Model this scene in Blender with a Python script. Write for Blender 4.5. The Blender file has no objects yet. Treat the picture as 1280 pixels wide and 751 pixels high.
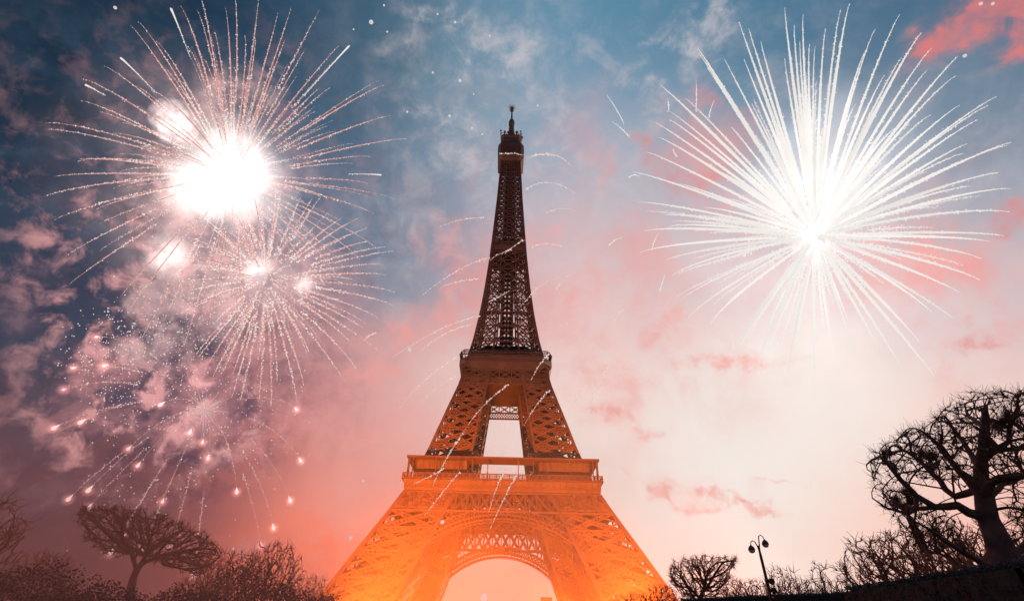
import bpy, math, random
import numpy as np
from mathutils import Vector, Matrix, noise as mnoise

random.seed(7)
rng = np.random.default_rng(7)
C = bpy.context.scene
COL = C.collection
R = math.radians

# ------------------------------------------------------------------ camera
F_PX, CX, CY = 636.0, 640.0, 375.5           # focal length and centre in photo pixels
CAM = Vector((0.0, -218.0, 1.7))
PITCH, YAW, ROLL = R(35.3), 0.0115, R(1.05)
fw = Vector((math.sin(YAW) * math.cos(PITCH), math.cos(YAW) * math.cos(PITCH), math.sin(PITCH)))
r0 = Vector((math.cos(YAW), -math.sin(YAW), 0))
u0 = r0.cross(fw)
rt = r0 * math.cos(ROLL) + u0 * math.sin(ROLL)
up = u0 * math.cos(ROLL) - r0 * math.sin(ROLL)
cd = bpy.data.cameras.new('camera')
cam = bpy.data.objects.new('camera', cd)
COL.objects.link(cam)
cam.matrix_world = Matrix(((rt.x, up.x, -fw.x, CAM.x), (rt.y, up.y, -fw.y, CAM.y), (rt.z, up.z, -fw.z, CAM.z), (0, 0, 0, 1)))
cd.sensor_width = 36.0
cd.lens = F_PX / 1280 * 36.0
cd.clip_start, cd.clip_end = 0.1, 12000
C.camera = cam


def ray(px, py):
    return (fw + rt * ((px - CX) / F_PX) + up * ((CY - py) / F_PX)).normalized()


def at(px, py, dist):
    """Point seen at a photo pixel, at a horizontal distance from the viewer."""
    d = ray(px, py)
    return CAM + d * (dist / math.hypot(d.x, d.y))


def far(px, py, dist):
    return CAM + ray(px, py) * dist


def proj(p):
    v = Vector(p) - CAM
    z = v.dot(fw)
    return CX + F_PX * v.dot(rt) / z, CY - F_PX * v.dot(up) / z


def lin(c):
    return [((v / 255) / 12.92 if v / 255 <= 0.04045 else ((v / 255 + 0.055) / 1.055) ** 2.4) for v in c]


# ------------------------------------------------------------------ render settings
C.render.engine = 'CYCLES'
C.view_settings.view_transform = 'Standard'
C.view_settings.look = 'None'
C.view_settings.gamma = 1.0
C.view_settings.exposure = 0.0
C.view_settings.use_curve_mapping = False
C.cycles.use_denoising = True
C.cycles.max_bounces = 5
C.cycles.diffuse_bounces = 3
C.cycles.volume_bounces = 1
C.cycles.volume_step_rate = 1.0
C.cycles.volume_max_steps = 128
C.cycles.transparent_max_bounces = 16

SUN_EL, SUN_AZ = R(7.0), R(31.0)             # low in front of the viewer, right of the tower

# ------------------------------------------------------------------ sky
W = bpy.data.worlds.new('World')
C.world = W
W.use_nodes = True
NT = W.node_tree
NT.nodes.clear()


class G:
    """small node-graph helper"""

    def __init__(s, nt):
        s.nt = nt

    def n(s, typ, **kw):
        x = s.nt.nodes.new(typ)
        for k, v in kw.items():
            setattr(x, k, v)
        return x

    def put(s, sock, v):
        if isinstance(v, bpy.types.NodeSocket):
            s.nt.links.new(v, sock)
        else:
            sock.default_value = v

    def m(s, op, a, b=0.0, c=0.0, clamp=False):
        x = s.n('ShaderNodeMath', operation=op, use_clamp=clamp)
        s.put(x.inputs[0], a)
        s.put(x.inputs[1], b)
        s.put(x.inputs[2], c)
        return x.outputs[0]

    def v(s, op, a, b=(0, 0, 0), sc=None):
        x = s.n('ShaderNodeVectorMath', operation=op)
        s.put(x.inputs[0], a)
        s.put(x.inputs[1], b)
        if sc is not None:
            s.put(x.inputs['Scale'], sc)
        return x.outputs['Value'] if op in ('DOT_PRODUCT', 'LENGTH', 'DISTANCE') else x.outputs[0]

    def noise(s, vec, scale, detail=5, rough=0.55, color=False, dist=0.0):
        x = s.n('ShaderNodeTexNoise')
        s.put(x.inputs['Vector'], vec)
        x.inputs['Scale'].default_value = scale
        x.inputs['Detail'].default_value = detail
        x.inputs['Roughness'].default_value = rough
        x.inputs['Distortion'].default_value = dist
        return x.outputs['Color' if color else 'Fac']

    def ramp(s, v, a, b):
        x = s.n('ShaderNodeMapRange', interpolation_type='SMOOTHSTEP')
        s.put(x.inputs[0], v)
        x.inputs[1].default_value, x.inputs[2].default_value = a, b
        return x.outputs[0]

    def mix(s, f, a, b):
        x = s.n('ShaderNodeMix', data_type='RGBA')
        s.put(x.inputs[0], f)
        s.put(x.inputs[6], a)
        s.put(x.inputs[7], b)
        return x.outputs[2]


g = G(NT)
geo = g.n('ShaderNodeTexCoord')
DIR = geo.outputs['Generated']
w1 = g.v('SUBTRACT', g.noise(DIR, 3.2, 5, 0.6, True), (0.5, 0.5, 0.5))
WARP = g.v('NORMALIZE', g.v('ADD', DIR, g.v('SCALE', w1, sc=0.22)))
w2 = g.v('SUBTRACT', g.noise(DIR, 9.0, 6, 0.62, True), (0.5, 0.5, 0.5))
WARP2 = g.v('NORMALIZE', g.v('ADD', WARP, g.v('SCALE', w2, sc=0.13)))

# base colours of the evening sky at directions in the world (smooth blend)
SKY = [
    (20, 20, 24, 44, 62), (150, 20, 26, 48, 68), (20, 150, 23, 44, 62), (60, 250, 34, 52, 74), (20, 340, 50, 60, 80),
    (40, 450, 48, 50, 70), (20, 560, 62, 53, 66), (60, 640, 92, 63, 72), (440, 20, 42, 78, 102), (330, 90, 34, 60, 84), (520, 60, 84, 116, 138),
    (470, 190, 56, 90, 116), (590, 90, 112, 146, 168), (700, 100, 104, 150, 178), (750, 40, 74, 128, 158), (900, 50, 68, 118, 148),
    (1100, 40, 52, 98, 128), (1250, 20, 62, 96, 124), (1270, 160, 92, 122, 146), (1250, 220, 130, 148, 168), (600, 190, 156, 174, 190),
    (700, 230, 182, 182, 196), (560, 260, 136, 162, 184), (520, 330, 152, 162, 178), (580, 350, 206, 172, 174), (480, 300, 92, 120, 146), (520, 230, 86, 120, 146), (420, 260, 66, 92, 118),
    (440, 440, 186, 138, 142), (500, 480, 224, 172, 168), (560, 480, 231, 198, 192), (450, 560, 244, 170, 164), (390, 520, 196, 124, 122),
    (330, 600, 206, 110, 102), (420, 640, 250, 148, 130), (490, 600, 252, 198, 188), (440, 710, 254, 124, 92), (250, 620, 158, 88, 88),
    (150, 600, 104, 72, 82), (200, 530, 120, 84, 95), (130, 330, 60, 66, 86), (150, 430, 66, 64, 80), (60, 400, 56, 58, 76), (90, 560, 70, 58, 70), (300, 450, 150, 104, 112), (700, 330, 226, 184, 184), (760, 430, 240, 204, 198),
    (780, 560, 244, 222, 214), (850, 520, 240, 226, 219), (920, 580, 243, 234, 228), (1050, 520, 243, 237, 230), (1000, 640, 243, 237, 231),
    (870, 670, 239, 233, 227), (930, 690, 244, 232, 224), (1090, 620, 244, 232, 224), (800, 640, 239, 230, 224), (1000, 560, 243, 238, 232), (780, 250, 192, 188, 196), (860, 330, 216, 190, 192), (800, 170, 150, 168, 186), (950, 180, 130, 158, 180), (1130, 180, 118, 146, 168),
    (1180, 300, 200, 188, 194), (1230, 350, 214, 190, 194), (1230, 450, 236, 208, 203), (1130, 420, 234, 214, 209), (1100, 560, 244, 236, 229),
    (1200, 600, 246, 214, 203), (640, 548, 244, 226, 220), (650, 725, 255, 192, 178), (960, 730, 246, 229, 220), (1180, 680, 252, 168, 148), (1230, 630, 250, 178, 160), (1110, 710, 250, 190, 172), (1270, 690, 240, 150, 132), (100, 720, 104, 66, 68), (300, 700, 190, 96, 84),
]
num = den = None
K = 105.0
ctl = [(ray(x, y), lin((a, b, c))) for x, y, a, b, c in SKY]
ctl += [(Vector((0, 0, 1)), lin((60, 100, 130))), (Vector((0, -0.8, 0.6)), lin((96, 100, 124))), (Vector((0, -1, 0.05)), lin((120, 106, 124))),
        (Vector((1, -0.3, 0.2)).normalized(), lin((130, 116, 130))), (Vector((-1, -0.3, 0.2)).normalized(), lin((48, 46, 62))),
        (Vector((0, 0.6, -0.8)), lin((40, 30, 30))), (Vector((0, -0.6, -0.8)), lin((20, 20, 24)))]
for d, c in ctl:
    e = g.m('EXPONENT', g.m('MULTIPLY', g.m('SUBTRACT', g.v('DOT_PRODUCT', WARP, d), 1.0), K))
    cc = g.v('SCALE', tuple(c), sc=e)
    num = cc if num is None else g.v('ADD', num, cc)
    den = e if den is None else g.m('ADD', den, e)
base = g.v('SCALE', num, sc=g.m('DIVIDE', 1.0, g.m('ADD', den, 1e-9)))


def blobs(lst, vec):
    """soft patches of cloud at world directions: (px, py, rx, ry, rot, strength)"""
    tot = None
    for px, py, rx, ry, rot, st in lst:
        c0 = ray(px, py)
        a, b = ray(px + math.cos(rot), py + math.sin(rot)) - c0, ray(px - math.sin(rot), py + math.cos(rot)) - c0
        e1, e2 = a / (a.length_squared * rx), b / (b.length_squared * ry)
        q1 = g.m('SUBTRACT', g.v('DOT_PRODUCT', vec, e1), c0.dot(e1))
        q2 = g.m('SUBTRACT', g.v('DOT_PRODUCT', vec, e2), c0.dot(e2))
        s2 = g.m('MULTIPLY_ADD', q1, q1, g.m('MULTIPLY', q2, q2))
        e = g.m('MULTIPLY', g.m('EXPONENT', g.m('MULTIPLY', s2, -1.0)), st)
        tot = e if tot is None else g.m('ADD', tot, e)
    return tot


n_mid = g.noise(DIR, 14, 7, 0.6, dist=0.6)
n_fine = g.noise(DIR, 30, 6, 0.62, dist=0.4)
nn = g.m('ADD', g.m('MULTIPLY', n_mid, 0.7), g.m('MULTIPLY', n_fine, 0.3))


def cloud(col, lst, lo, hi, amount, into, vec=WARP2):
    msk = g.m('MULTIPLY', blobs(lst, vec), g.ramp(nn, 0.28, 0.72))
    f = g.m('MULTIPLY', g.ramp(msk, lo * .3, hi * .95), g.m('MULTIPLY', g.m('MULTIPLY_ADD', g.ramp(n_fine, .35, .7), .5, .5), amount))
    return g.mix(f, into, (*lin(col), 1))


sky = base
veil = g.m('MULTIPLY', g.ramp(nn, .42, .75), blobs([(620, 140, 170, 150, .3, .42), (860, 120, 200, 110, 0, .3), (1180, 220, 150, 110, 0, .35), (560, 330, 140, 90, 0, .4), (760, 400, 200, 140, 0, .3)], WARP))
sky = g.mix(veil, sky, (*lin((222, 206, 206)), 1))
dusk = g.m('MULTIPLY', g.ramp(g.noise(DIR, 8, 6, .6, dist=.3), .36, .7), blobs([(120, 200, 260, 260, 0, .5), (430, 110, 130, 130, 0, .4), (80, 520, 160, 110, 0, .45)], WARP))
sky = g.mix(dusk, sky, (*lin((70, 90, 112)), 1))
rosy = g.m('MULTIPLY', g.ramp(g.noise(DIR, 7.5, 7, .62, dist=.25), .42, .70), blobs([(740, 320, 220, 140, 0, .42), (560, 380, 110, 90, 0, .5), (1190, 320, 120, 60, 0, .6), (860, 200, 110, 70, 0, .4), (1230, 420, 110, 80, 0, .4), (830, 470, 130, 50, .1, .22), (900, 610, 130, 30, 0, .2), (730, 560, 70, 50, 0, .12), (740, 480, 90, 50, 0, .3), (1080, 290, 130, 80, 0, .4)], WARP2))
sky = g.mix(rosy, sky, (*lin((238, 152, 146)), 1))
murk = g.m('MULTIPLY', g.ramp(g.noise(DIR, 22, 7, .62, dist=.25), .40, .66), blobs([(220, 430, 160, 120, 0, .85), (190, 560, 170, 80, 0, .7), (330, 320, 150, 110, 0, .4)], WARP2))
sky = g.mix(murk, sky, (*lin((60, 58, 80)), 1))
wisp = g.m('MULTIPLY', g.ramp(g.noise(DIR, 24, 7, .6, dist=.3), .46, .72), blobs([(220, 400, 130, 120, 0, .7), (250, 250, 190, 150, 0, .45), (240, 520, 150, 70, 0, .5), (90, 330, 110, 120, 0, .3), (150, 450, 90, 70, 0, .8), (250, 470, 90, 60, 0, .7), (230, 540, 120, 60, 0, .5)], WARP2))
sky = g.mix(wisp, sky, (*lin((232, 166, 166)), 1))

# thin pale smoke in the blue
sky = cloud((206, 200, 204), [(650, 85, 35, 42, 0, 1), (850, 42, 30, 14, 0, 1), (868, 12, 30, 14, 0, .9), (800, 48, 22, 20, 0, .8), (555, 8, 60, 18, 0, 1),
    (605, 205, 60, 46, .4, .8), (705, 190, 34, 26, 0, .9), (590, 60, 34, 60, .3, .6), (500, 60, 50, 30, -.5, .6), (815, 100, 40, 40, 0, .8), (560, 150, 60, 30, 0, .6)], 0.15, 0.9, 0.7, sky)
# cold blue gaps
sky = cloud((92, 124, 148), [(590, 130, 50, 22, .3, .9), (545, 265, 50, 16, 0, .9), (500, 350, 44, 24, 0, 1), (1230, 200, 60, 30, -.5, .9), (650, 140, 30, 20, 0, .6)], 0.2, 0.9, 0.6, sky)
# coral evening clouds
sky = cloud((222, 126, 124), [(1222, 62, 84, 38, -.55, 1.9), (1270, 24, 44, 44, 0, 1.6), (1262, 90, 40, 24, -.3, 1.1), (1180, 80, 40, 18, -.6, 1), (1265, 282, 44, 22, -.2, 1.3), (1268, 412, 46, 20, -.2, 1.3),
    (870, 130, 46, 22, .2, .9), (815, 192, 34, 18, .4, 1), (870, 235, 50, 26, .3, 1), (930, 165, 46, 20, 0, .9), (1180, 205, 60, 30, -.5, .7)], 0.2, 1.25, 0.9, sky)
sky = cloud((238, 160, 152), [(900, 444, 64, 13, -.12, 1.4), (500, 425, 54, 22, 0, 1), (470, 480, 56, 16, 0, 1), (560, 340, 36, 22, 0, .8), (1010, 262, 110, 36, 0, .8),
    (775, 522, 46, 13, .1, 1.1), (832, 617, 50, 8, -.1, 1.3), (922, 639, 56, 8, .05, 1.4), (985, 607, 40, 6, 0, .7), (680, 300, 60, 22, -.3, .7), (725, 372, 60, 20, -.2, .8), (760, 455, 50, 14, .1, .7),
    (1200, 312, 70, 24, .3, .8), (840, 395, 50, 24, -.3, .8), (790, 600, 60, 7, 0, .5), (650, 712, 50, 8, 0, .6), (560, 300, 30, 16, 0, .6)], 0.16, 0.85, 0.8, sky)
# pale firework smoke drifting at the left
sky = cloud((126, 100, 112), [(25, 374, 42, 26, .2, 1.2), (22, 440, 30, 22, .3, 1), (40, 545, 70, 40, 0, .6), (120, 440, 60, 40, 0, .8), (60, 330, 30, 16, 0, .7), (90, 600, 90, 30, 0, .6)], 0.15, 0.9, 0.8, sky)
sky = cloud((74, 92, 116), [(140, 60, 60, 34, .4, .8), (60, 190, 60, 30, 0, .8), (120, 270, 60, 50, 0, .9), (430, 90, 50, 40, -.5, 1), (400, 190, 60, 40, -.4, .8), (140, 190, 50, 40, 0, .8)], 0.2, 1, 0.6, sky)
sky = cloud((186, 128, 132), [(130, 465, 44, 36, .2, 1.1), (100, 490, 40, 18, 0, 1), (210, 440, 60, 50, 0, 1), (240, 520, 60, 34, 0, 1), (160, 510, 30, 14, 0, .9), (300, 440, 60, 34, 0, 1), (320, 680, 40, 16, 0, 1), (300, 640, 60, 30, 0, .5)], 0.15, 0.8, 0.75, sky)
sky = cloud((214, 176, 176), [(205, 250, 50, 60, 0, 1), (195, 350, 44, 60, 0, 1), (240, 380, 60, 50, 0, 1), (320, 330, 60, 50, 0, .9), (250, 130, 60, 30, -.3, .8), (330, 130, 50, 30, -.6, .7)], 0.15, 0.8, 0.75, sky)
sky = cloud((255, 118, 84), [(425, 690, 50, 30, .5, 1.2), (380, 730, 60, 30, 0, 1.1), (395, 655, 26, 16, .3, .7)], 0.1, 0.8, 0.5, sky)
bg = g.n('ShaderNodeBackground')
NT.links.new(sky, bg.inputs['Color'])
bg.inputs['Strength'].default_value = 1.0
nis = g.n('ShaderNodeTexSky', sky_type='NISHITA')
nis.sun_disc = False
nis.sun_elevation = R(1.5)
nis.sun_rotation = SUN_AZ
bg2 = g.n('ShaderNodeBackground')
NT.links.new(nis.outputs[0], bg2.inputs['Color'])
bg2.inputs['Strength'].default_value = 0.003
ad = g.n('ShaderNodeAddShader')
NT.links.new(bg.outputs[0], ad.inputs[0])
NT.links.new(bg2.outputs[0], ad.inputs[1])
wo = g.n('ShaderNodeOutputWorld')
NT.links.new(ad.outputs[0], wo.inputs['Surface'])

# low evening sun behind the scene
sl = bpy.data.lights.new('sun', 'SUN')
sl.energy, sl.angle, sl.color = 2.0, R(0.6), (1.0, 0.62, 0.42)
so = bpy.data.objects.new('sun', sl)
COL.objects.link(so)
sd = Vector((math.sin(SUN_AZ) * math.cos(SUN_EL), math.cos(SUN_AZ) * math.cos(SUN_EL), math.sin(SUN_EL)))
so.rotation_euler = sd.to_track_quat('Z', 'Y').to_euler()


# ------------------------------------------------------------------ materials
def mat(name, col, rough=0.8, var=0.25, scale=3.0, metallic=0.0):
    m = bpy.data.materials.new(name)
    m.use_nodes = True
    q = G(m.node_tree)
    b = m.node_tree.nodes['Principled BSDF']
    b.inputs['Roughness'].default_value = rough
    b.inputs['Metallic'].default_value = metallic
    b.inputs['Specular IOR Level'].default_value = 0.25
    tc = q.n('ShaderNodeTexCoord').outputs['Object']
    f = q.noise(tc, scale, 4, 0.6)
    a = [c * (1 - var) for c in col]
    c2 = [min(1, c * (1 + var)) for c in col]
    q.put(b.inputs['Base Color'], q.mix(q.ramp(f, .3, .7), (*a, 1), (*c2, 1)))
    return m


def emit(name, col, st=1.0, vary=0.0):
    m = bpy.data.materials.new(name)
    m.use_nodes = True
    nt = m.node_tree
    nt.nodes.clear()
    q = G(nt)
    e = q.n('ShaderNodeEmission')
    e.inputs['Color'].default_value = (*col, 1)
    e.inputs['Strength'].default_value = st
    if vary:
        gi = q.n('ShaderNodeNewGeometry').outputs['Random Per Island']
        q.put(e.inputs['Strength'], q.m('MULTIPLY_ADD', gi, st * vary, st * (1 - vary)))
    o = q.n('ShaderNodeOutputMaterial')
    nt.links.new(e.outputs[0], o.inputs['Surface'])
    m.cycles.emission_sampling = 'NONE'
    return m


def glow_volume(name, col, dens, power=2.0, nscale=0.0, lo=.35, hi=.65, step=1.0):
    """emitting volume: burning hearts, and burst light on smoke put in as glow; brighter to its middle, unit sphere in object space"""
    m = bpy.data.materials.new(name)
    m.use_nodes = True
    nt = m.node_tree
    nt.nodes.clear()
    q = G(nt)
    tc = q.n('ShaderNodeTexCoord').outputs['Object']
    wv = q.v('SUBTRACT', q.noise(tc, 1.7, 4, .6, True), (.5, .5, .5))
    r = q.v('LENGTH', q.v('ADD', tc, q.v('SCALE', wv, sc=1.1 if nscale else 0.3)))
    fall = q.m('POWER', q.m('SUBTRACT', 1.0, r, clamp=True), power)
    if nscale:
        fall = q.m('MULTIPLY', fall, q.ramp(q.noise(tc, nscale, 4, .6), lo, hi))
    e = q.n('ShaderNodeEmission')
    e.inputs['Color'].default_value = (*col, 1)
    q.put(e.inputs['Strength'], q.m('MULTIPLY', fall, dens))
    o = q.n('ShaderNodeOutputMaterial')
    nt.links.new(e.outputs[0], o.inputs['Volume'])
    m.cycles.emission_sampling = 'NONE'
    m.cycles.volume_step_rate = step
    return m


def smoke_mat(name, col, dens, nscale=0.0, lo=.4, hi=.65, soft=1.0):
    m = bpy.data.materials.new(name)
    m.use_nodes = True
    nt = m.node_tree
    nt.nodes.clear()
    q = G(nt)
    pv = q.n('ShaderNodeVolumePrincipled')
    pv.inputs['Color'].default_value = (*col, 1)
    tc = q.n('ShaderNodeTexCoord').outputs['Object']
    r = q.v('LENGTH', tc)
    f = q.m('POWER', q.m('SUBTRACT', 1.0, r, clamp=True), soft)
    if nscale:
        f = q.m('MULTIPLY', f, q.ramp(q.noise(tc, nscale, 4, .6), lo, hi))
    q.put(pv.inputs['Density'], q.m('MULTIPLY', f, dens))
    o = q.n('ShaderNodeOutputMaterial')
    nt.links.new(pv.outputs[0], o.inputs['Volume'])
    return m


IRON = mat('brown_iron', (0.16, 0.085, 0.055), 0.6, 0.15, 0.15)
IRON_D = mat('dark_iron', (0.14, 0.078, 0.062), 0.6, 0.15, 0.2)
TWIG_LIT = mat('backlit_twig', (0.34, 0.13, 0.085), 0.9, 0.3, 2.0)  # twig colour reddened and lightened to stand for backlight and haze
STONE = mat('stone', (0.32, 0.27, 0.22), 0.9, 0.2, 0.4)
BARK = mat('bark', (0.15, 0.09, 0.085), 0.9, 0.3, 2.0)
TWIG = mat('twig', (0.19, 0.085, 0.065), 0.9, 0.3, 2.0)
GRASS = mat('lawn', (0.05, 0.075, 0.03), 0.95, 0.3, 0.4)
GRAVEL = mat('gravel', (0.33, 0.28, 0.22), 0.95, 0.15, 1.2)
HEDGE = mat('hedge', (0.04, 0.034, 0.038), 0.9, 0.3, 2.5)
LAMPM = mat('lamp_metal', (0.10, 0.045, 0.035), 0.5, 0.15, 4.0)
GLOBE = mat('globe_glass', (0.85, 0.66, 0.58), 0.3, 0.05, 4.0)
ROOFM = mat('roof', (0.24, 0.13, 0.09), 0.8, 0.15, 0.2)
SP_W = emit('white_spark', (0.95, 0.83, 0.80), 1.0, 0.25)
SP_P = emit('pink_spark', (0.92, 0.40, 0.34), 0.85, 0.3)
SP_C = emit('cream_spark', (0.90, 0.86, 0.82), 0.98, 0.12)
SP_F = emit('faint_spark', (1.0, 0.74, 0.64), 1.0, 0.3)
STAR = emit('burning_star', (1.0, 0.82, 0.78), 1.1)


# ------------------------------------------------------------------ object helpers
def tag(o, label=None, cat=None, group=None, kind=None):
    for k, v in (('label', label), ('category', cat), ('group', group), ('kind', kind)):
        if v:
            o[k] = v
    return o


def empty(name, loc, label, cat, group=None):
    o = bpy.data.objects.new(name, None)
    o.empty_display_size = 0.5
    COL.objects.link(o)
    o.location = loc
    return tag(o, label, cat, group)


class MB:
    def __init__(s):
        s.v, s.f, s.mi = [], [], []

    def quad(s, a, b, c, d, mi=0):
        k = len(s.v)
        s.v += [tuple(a), tuple(b), tuple(c), tuple(d)]
        s.f.append((k, k + 1, k + 2, k + 3))
        s.mi.append(mi)

    def bar(s, p, q, w, w2=None, ref=None):
        p, q = Vector(p), Vector(q)
        d = q - p
        if d.length < 1e-6:
            return
        j = 1 + random.uniform(-.04, .04)
        w2 = (w2 or w) * j * 0.5
        w = w * j * 0.5
        if ref is None:
            ref = Vector((0, 0, 1)) if abs(d.z) < 0.9 * d.length else Vector((0, 1, 0))
        a = d.cross(ref)
        if a.length < 1e-6:
            a = d.orthogonal()
        a.normalize()
        b = a.cross(d).normalized()
        k = len(s.v)
        for e in (p, q):
            for i, jn in ((-1, -1), (1, -1), (1, 1), (-1, 1)):
                s.v.append(tuple(e + a * (w * i) + b * (w2 * jn)))
        for i in range(4):
            i2 = (i + 1) % 4
            s.f.append((k + i, k + i2, k + 4 + i2, k + 4 + i))
        s.f.append((k + 3, k + 2, k + 1, k))
        s.f.append((k + 4, k + 5, k + 6, k + 7))
        s.mi += [0] * 6

    def box(s, x0, x1, y0, y1, z0, z1):
        k = len(s.v)
        for z in (z0, z1):
            s.v += [(x0, y0, z), (x1, y0, z), (x1, y1, z), (x0, y1, z)]
        s.f += [(k + 3, k + 2, k + 1, k), (k + 4, k + 5, k + 6, k + 7)]
        for i in range(4):
            j = (i + 1) % 4
            s.f.append((k + i, k + j, k + 4 + j, k + 4 + i))
        s.mi += [0] * 6

    def loft(s, secs, cap=True):
        """square sections (half width, z)"""
        k = len(s.v)
        for hw, z in secs:
            c = hw * 0.22
            s.v += [(-hw + c, -hw, z), (hw - c, -hw, z), (hw, -hw + c, z), (hw, hw - c, z), (hw - c, hw, z), (-hw + c, hw, z), (-hw, hw - c, z), (-hw, -hw + c, z)]
        for i in range(len(secs) - 1):
            for a in range(8):
                b = (a + 1) % 8
                s.f.append((k + i * 8 + a, k + i * 8 + b, k + i * 8 + 8 + b, k + i * 8 + 8 + a))
                s.mi.append(0)
        if cap:
            s.f.append(tuple(k + 7 - a for a in range(8)))
            e = k + (len(secs) - 1) * 8
            s.f.append(tuple(e + a for a in range(8)))
            s.mi += [0, 0]

    def lathe(s, prof, c=(0, 0, 0), n=16):
        k = len(s.v)
        for r, z in prof:
            for i in range(n):
                a = 2 * math.pi * i / n
                s.v.append((c[0] + r * math.cos(a), c[1] + r * math.sin(a), c[2] + z))
        for i in range(len(prof) - 1):
            for a in range(n):
                b = (a + 1) % n
                s.f.append((k + i * n + a, k + i * n + b, k + i * n + n + b, k + i * n + n + a))
                s.mi.append(0)

    def tube(s, pts, rad, n=6, mi=0, cap=False):
        pts = [Vector(p) for p in pts]
        k = len(s.v)
        ref = None
        for i, p in enumerate(pts):
            d = pts[min(i + 1, len(pts) - 1)] - pts[max(i - 1, 0)]
            d = d.normalized() if d.length > 1e-9 else Vector((0, 0, 1))
            if ref is None:
                ref = d.orthogonal().normalized()
            a = ref - d * ref.dot(d)
            a = a.normalized() if a.length > 1e-4 else d.orthogonal().normalized()
            ref = a
            b = d.cross(a)
            for j in range(n):
                t = 2 * math.pi * j / n
                s.v.append(tuple(p + a * (rad[i] * math.cos(t)) + b * (rad[i] * math.sin(t))))
        for i in range(len(pts) - 1):
            for j in range(n):
                j2 = (j + 1) % n
                s.f.append((k + i * n + j, k + i * n + j2, k + (i + 1) * n + j2, k + (i + 1) * n + j))
                s.mi.append(mi)
        if cap:
            e = k + (len(pts) - 1) * n
            s.f.append(tuple(e + j for j in range(n)))
            s.mi.append(mi)

    def octas(s, pos, size, mi=0, stretch=None):
        k = len(s.v)
        base = np.array([(1, 0, 0), (-1, 0, 0), (0, 1, 0), (0, -1, 0), (0, 0, 1), (0, 0, -1)], float)
        fc = np.array([(0, 2, 4), (2, 1, 4), (1, 3, 4), (3, 0, 4), (2, 0, 5), (1, 2, 5), (3, 1, 5), (0, 3, 5)])
        pos = np.asarray(pos)
        V = (pos[:, None, :] + base[None] * np.asarray(size)[:, None, None]).reshape(-1, 3)
        Fc = (fc[None] + (np.arange(len(pos)) * 6)[:, None, None] + k).reshape(-1, 3)
        s.v += V.tolist()
        s.f += [tuple(t) for t in Fc.tolist()]
        s.mi += [mi] * len(Fc)

    def build(s, name, m, parent=None, smooth=False, origin=None):
        me = bpy.data.meshes.new(name)
        vs = s.v
        if origin is not None:
            ox, oy, oz = origin
            vs = [(x - ox, y - oy, z - oz) for x, y, z in vs]
        me.from_pydata(vs, [], s.f)
        for mm in (m if isinstance(m, (list, tuple)) else [m]):
            me.materials.append(mm)
        if any(s.mi):
            me.polygons.foreach_set('material_index', s.mi)
        if smooth:
            me.polygons.foreach_set('use_smooth', [True] * len(me.polygons))
        me.update()
        o = bpy.data.objects.new(name, me)
        COL.objects.link(o)
        if parent:
            o.parent = parent
        return o


def sphere_obj(name, m, loc, scale, parent=None, sub=24):
    mb = MB()
    mb.lathe([(max(1e-4, math.sin(math.pi * i / sub)), -math.cos(math.pi * i / sub)) for i in range(sub + 1)], n=32)
    o = mb.build(name, m, parent, smooth=True)
    o.location = loc
    o.scale = scale
    return o


# ------------------------------------------------------------------ ground
gm = MB()
gm.quad((-6000, -3000, 0), (6000, -3000, 0), (6000, 9000, 0), (-6000, 9000, 0))
tag(gm.build('lawn', GRASS), kind='structure')
pm = MB()
for sx in (-1, 1):
    pm.quad((sx * 44 - 9, -700, .004), (sx * 44 + 9, -700, .004), (sx * 44 + 9, -110, .004), (sx * 44 - 9, -110, .004))
pm.quad((-140, -110, .004), (140, -110, .004), (140, 110, .004), (-140, 110, .004))
tag(pm.build('gravel_path', GRAVEL), kind='structure')

# ------------------------------------------------------------------ iron tower
WP = [(0, 60.5), (9, 54.5), (17.5, 49.7), (26.8, 45.2), (41.7, 37.6), (49.3, 34), (54, 32), (63.7, 28.7), (80.2, 24.3), (98.5, 19.2), (111, 17), (120.7, 15.2), (138, 12.9), (155.8, 11.2), (175, 9.8), (196.7, 8.6), (223.4, 7.3), (261, 5.9)]
GP = [(0, 36), (18, 29), (38, 21), (54, 14.8), (64, 12.4), (82, 10), (98, 7.8), (108, 6.5), (120, 5.6), (156, 4.4), (196, 3.3), (261, 2.4)]


def W_(h):
    return float(np.interp(h, [a for a, b in WP], [b for a, b in WP]))


def G_(h):
    return float(np.interp(h, [a for a, b in GP], [b for a, b in GP]))


def girder(mb, p, q, nrm, width, t, zz=None):
    p, q = Vector(p), Vector(q)
    d = q - p
    s = d.cross(Vector(nrm)).normalized() * (width / 2)
    mb.bar(p + s, q + s, t)
    mb.bar(p - s, q - s, t)
    n = zz or max(2, int(d.length / (width * 1.1)))
    for i in range(n):
        a, b = p + d * (i / n), p + d * ((i + 1) / n)
        mb.bar(a + s, b - s, t * .6)
        mb.bar(a - s, b + s, t * .6)


def lattice(mb, a, b, c, d, nx, nz, t):
    """diamond lattice on a four-sided face: a b bottom, c d top"""
    a, b, c, d = map(Vector, (a, b, c, d))

    def P(u, v):
        return (a * (1 - u) + b * u) * (1 - v) + (c * (1 - u) + d * u) * v
    for i in range(nx):
        for j in range(nz):
            mb.bar(P(i / nx, j / nz), P((i + 1) / nx, (j + 1) / nz), t)
            mb.bar(P((i + 1) / nx, j / nz), P(i / nx, (j + 1) / nz), t)


tower = empty('lattice_tower', (0, 0, 0), 'tall brown iron lattice tower with two platforms, arched base and pointed top', 'tower')


def leg_corners(sx, sy, h):
    w, gp = W_(h), G_(h)
    return [Vector((sx * w, sy * w, h)), Vector((sx * gp, sy * w, h)), Vector((sx * gp, sy * gp, h)), Vector((sx * w, sy * gp, h))]


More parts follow.
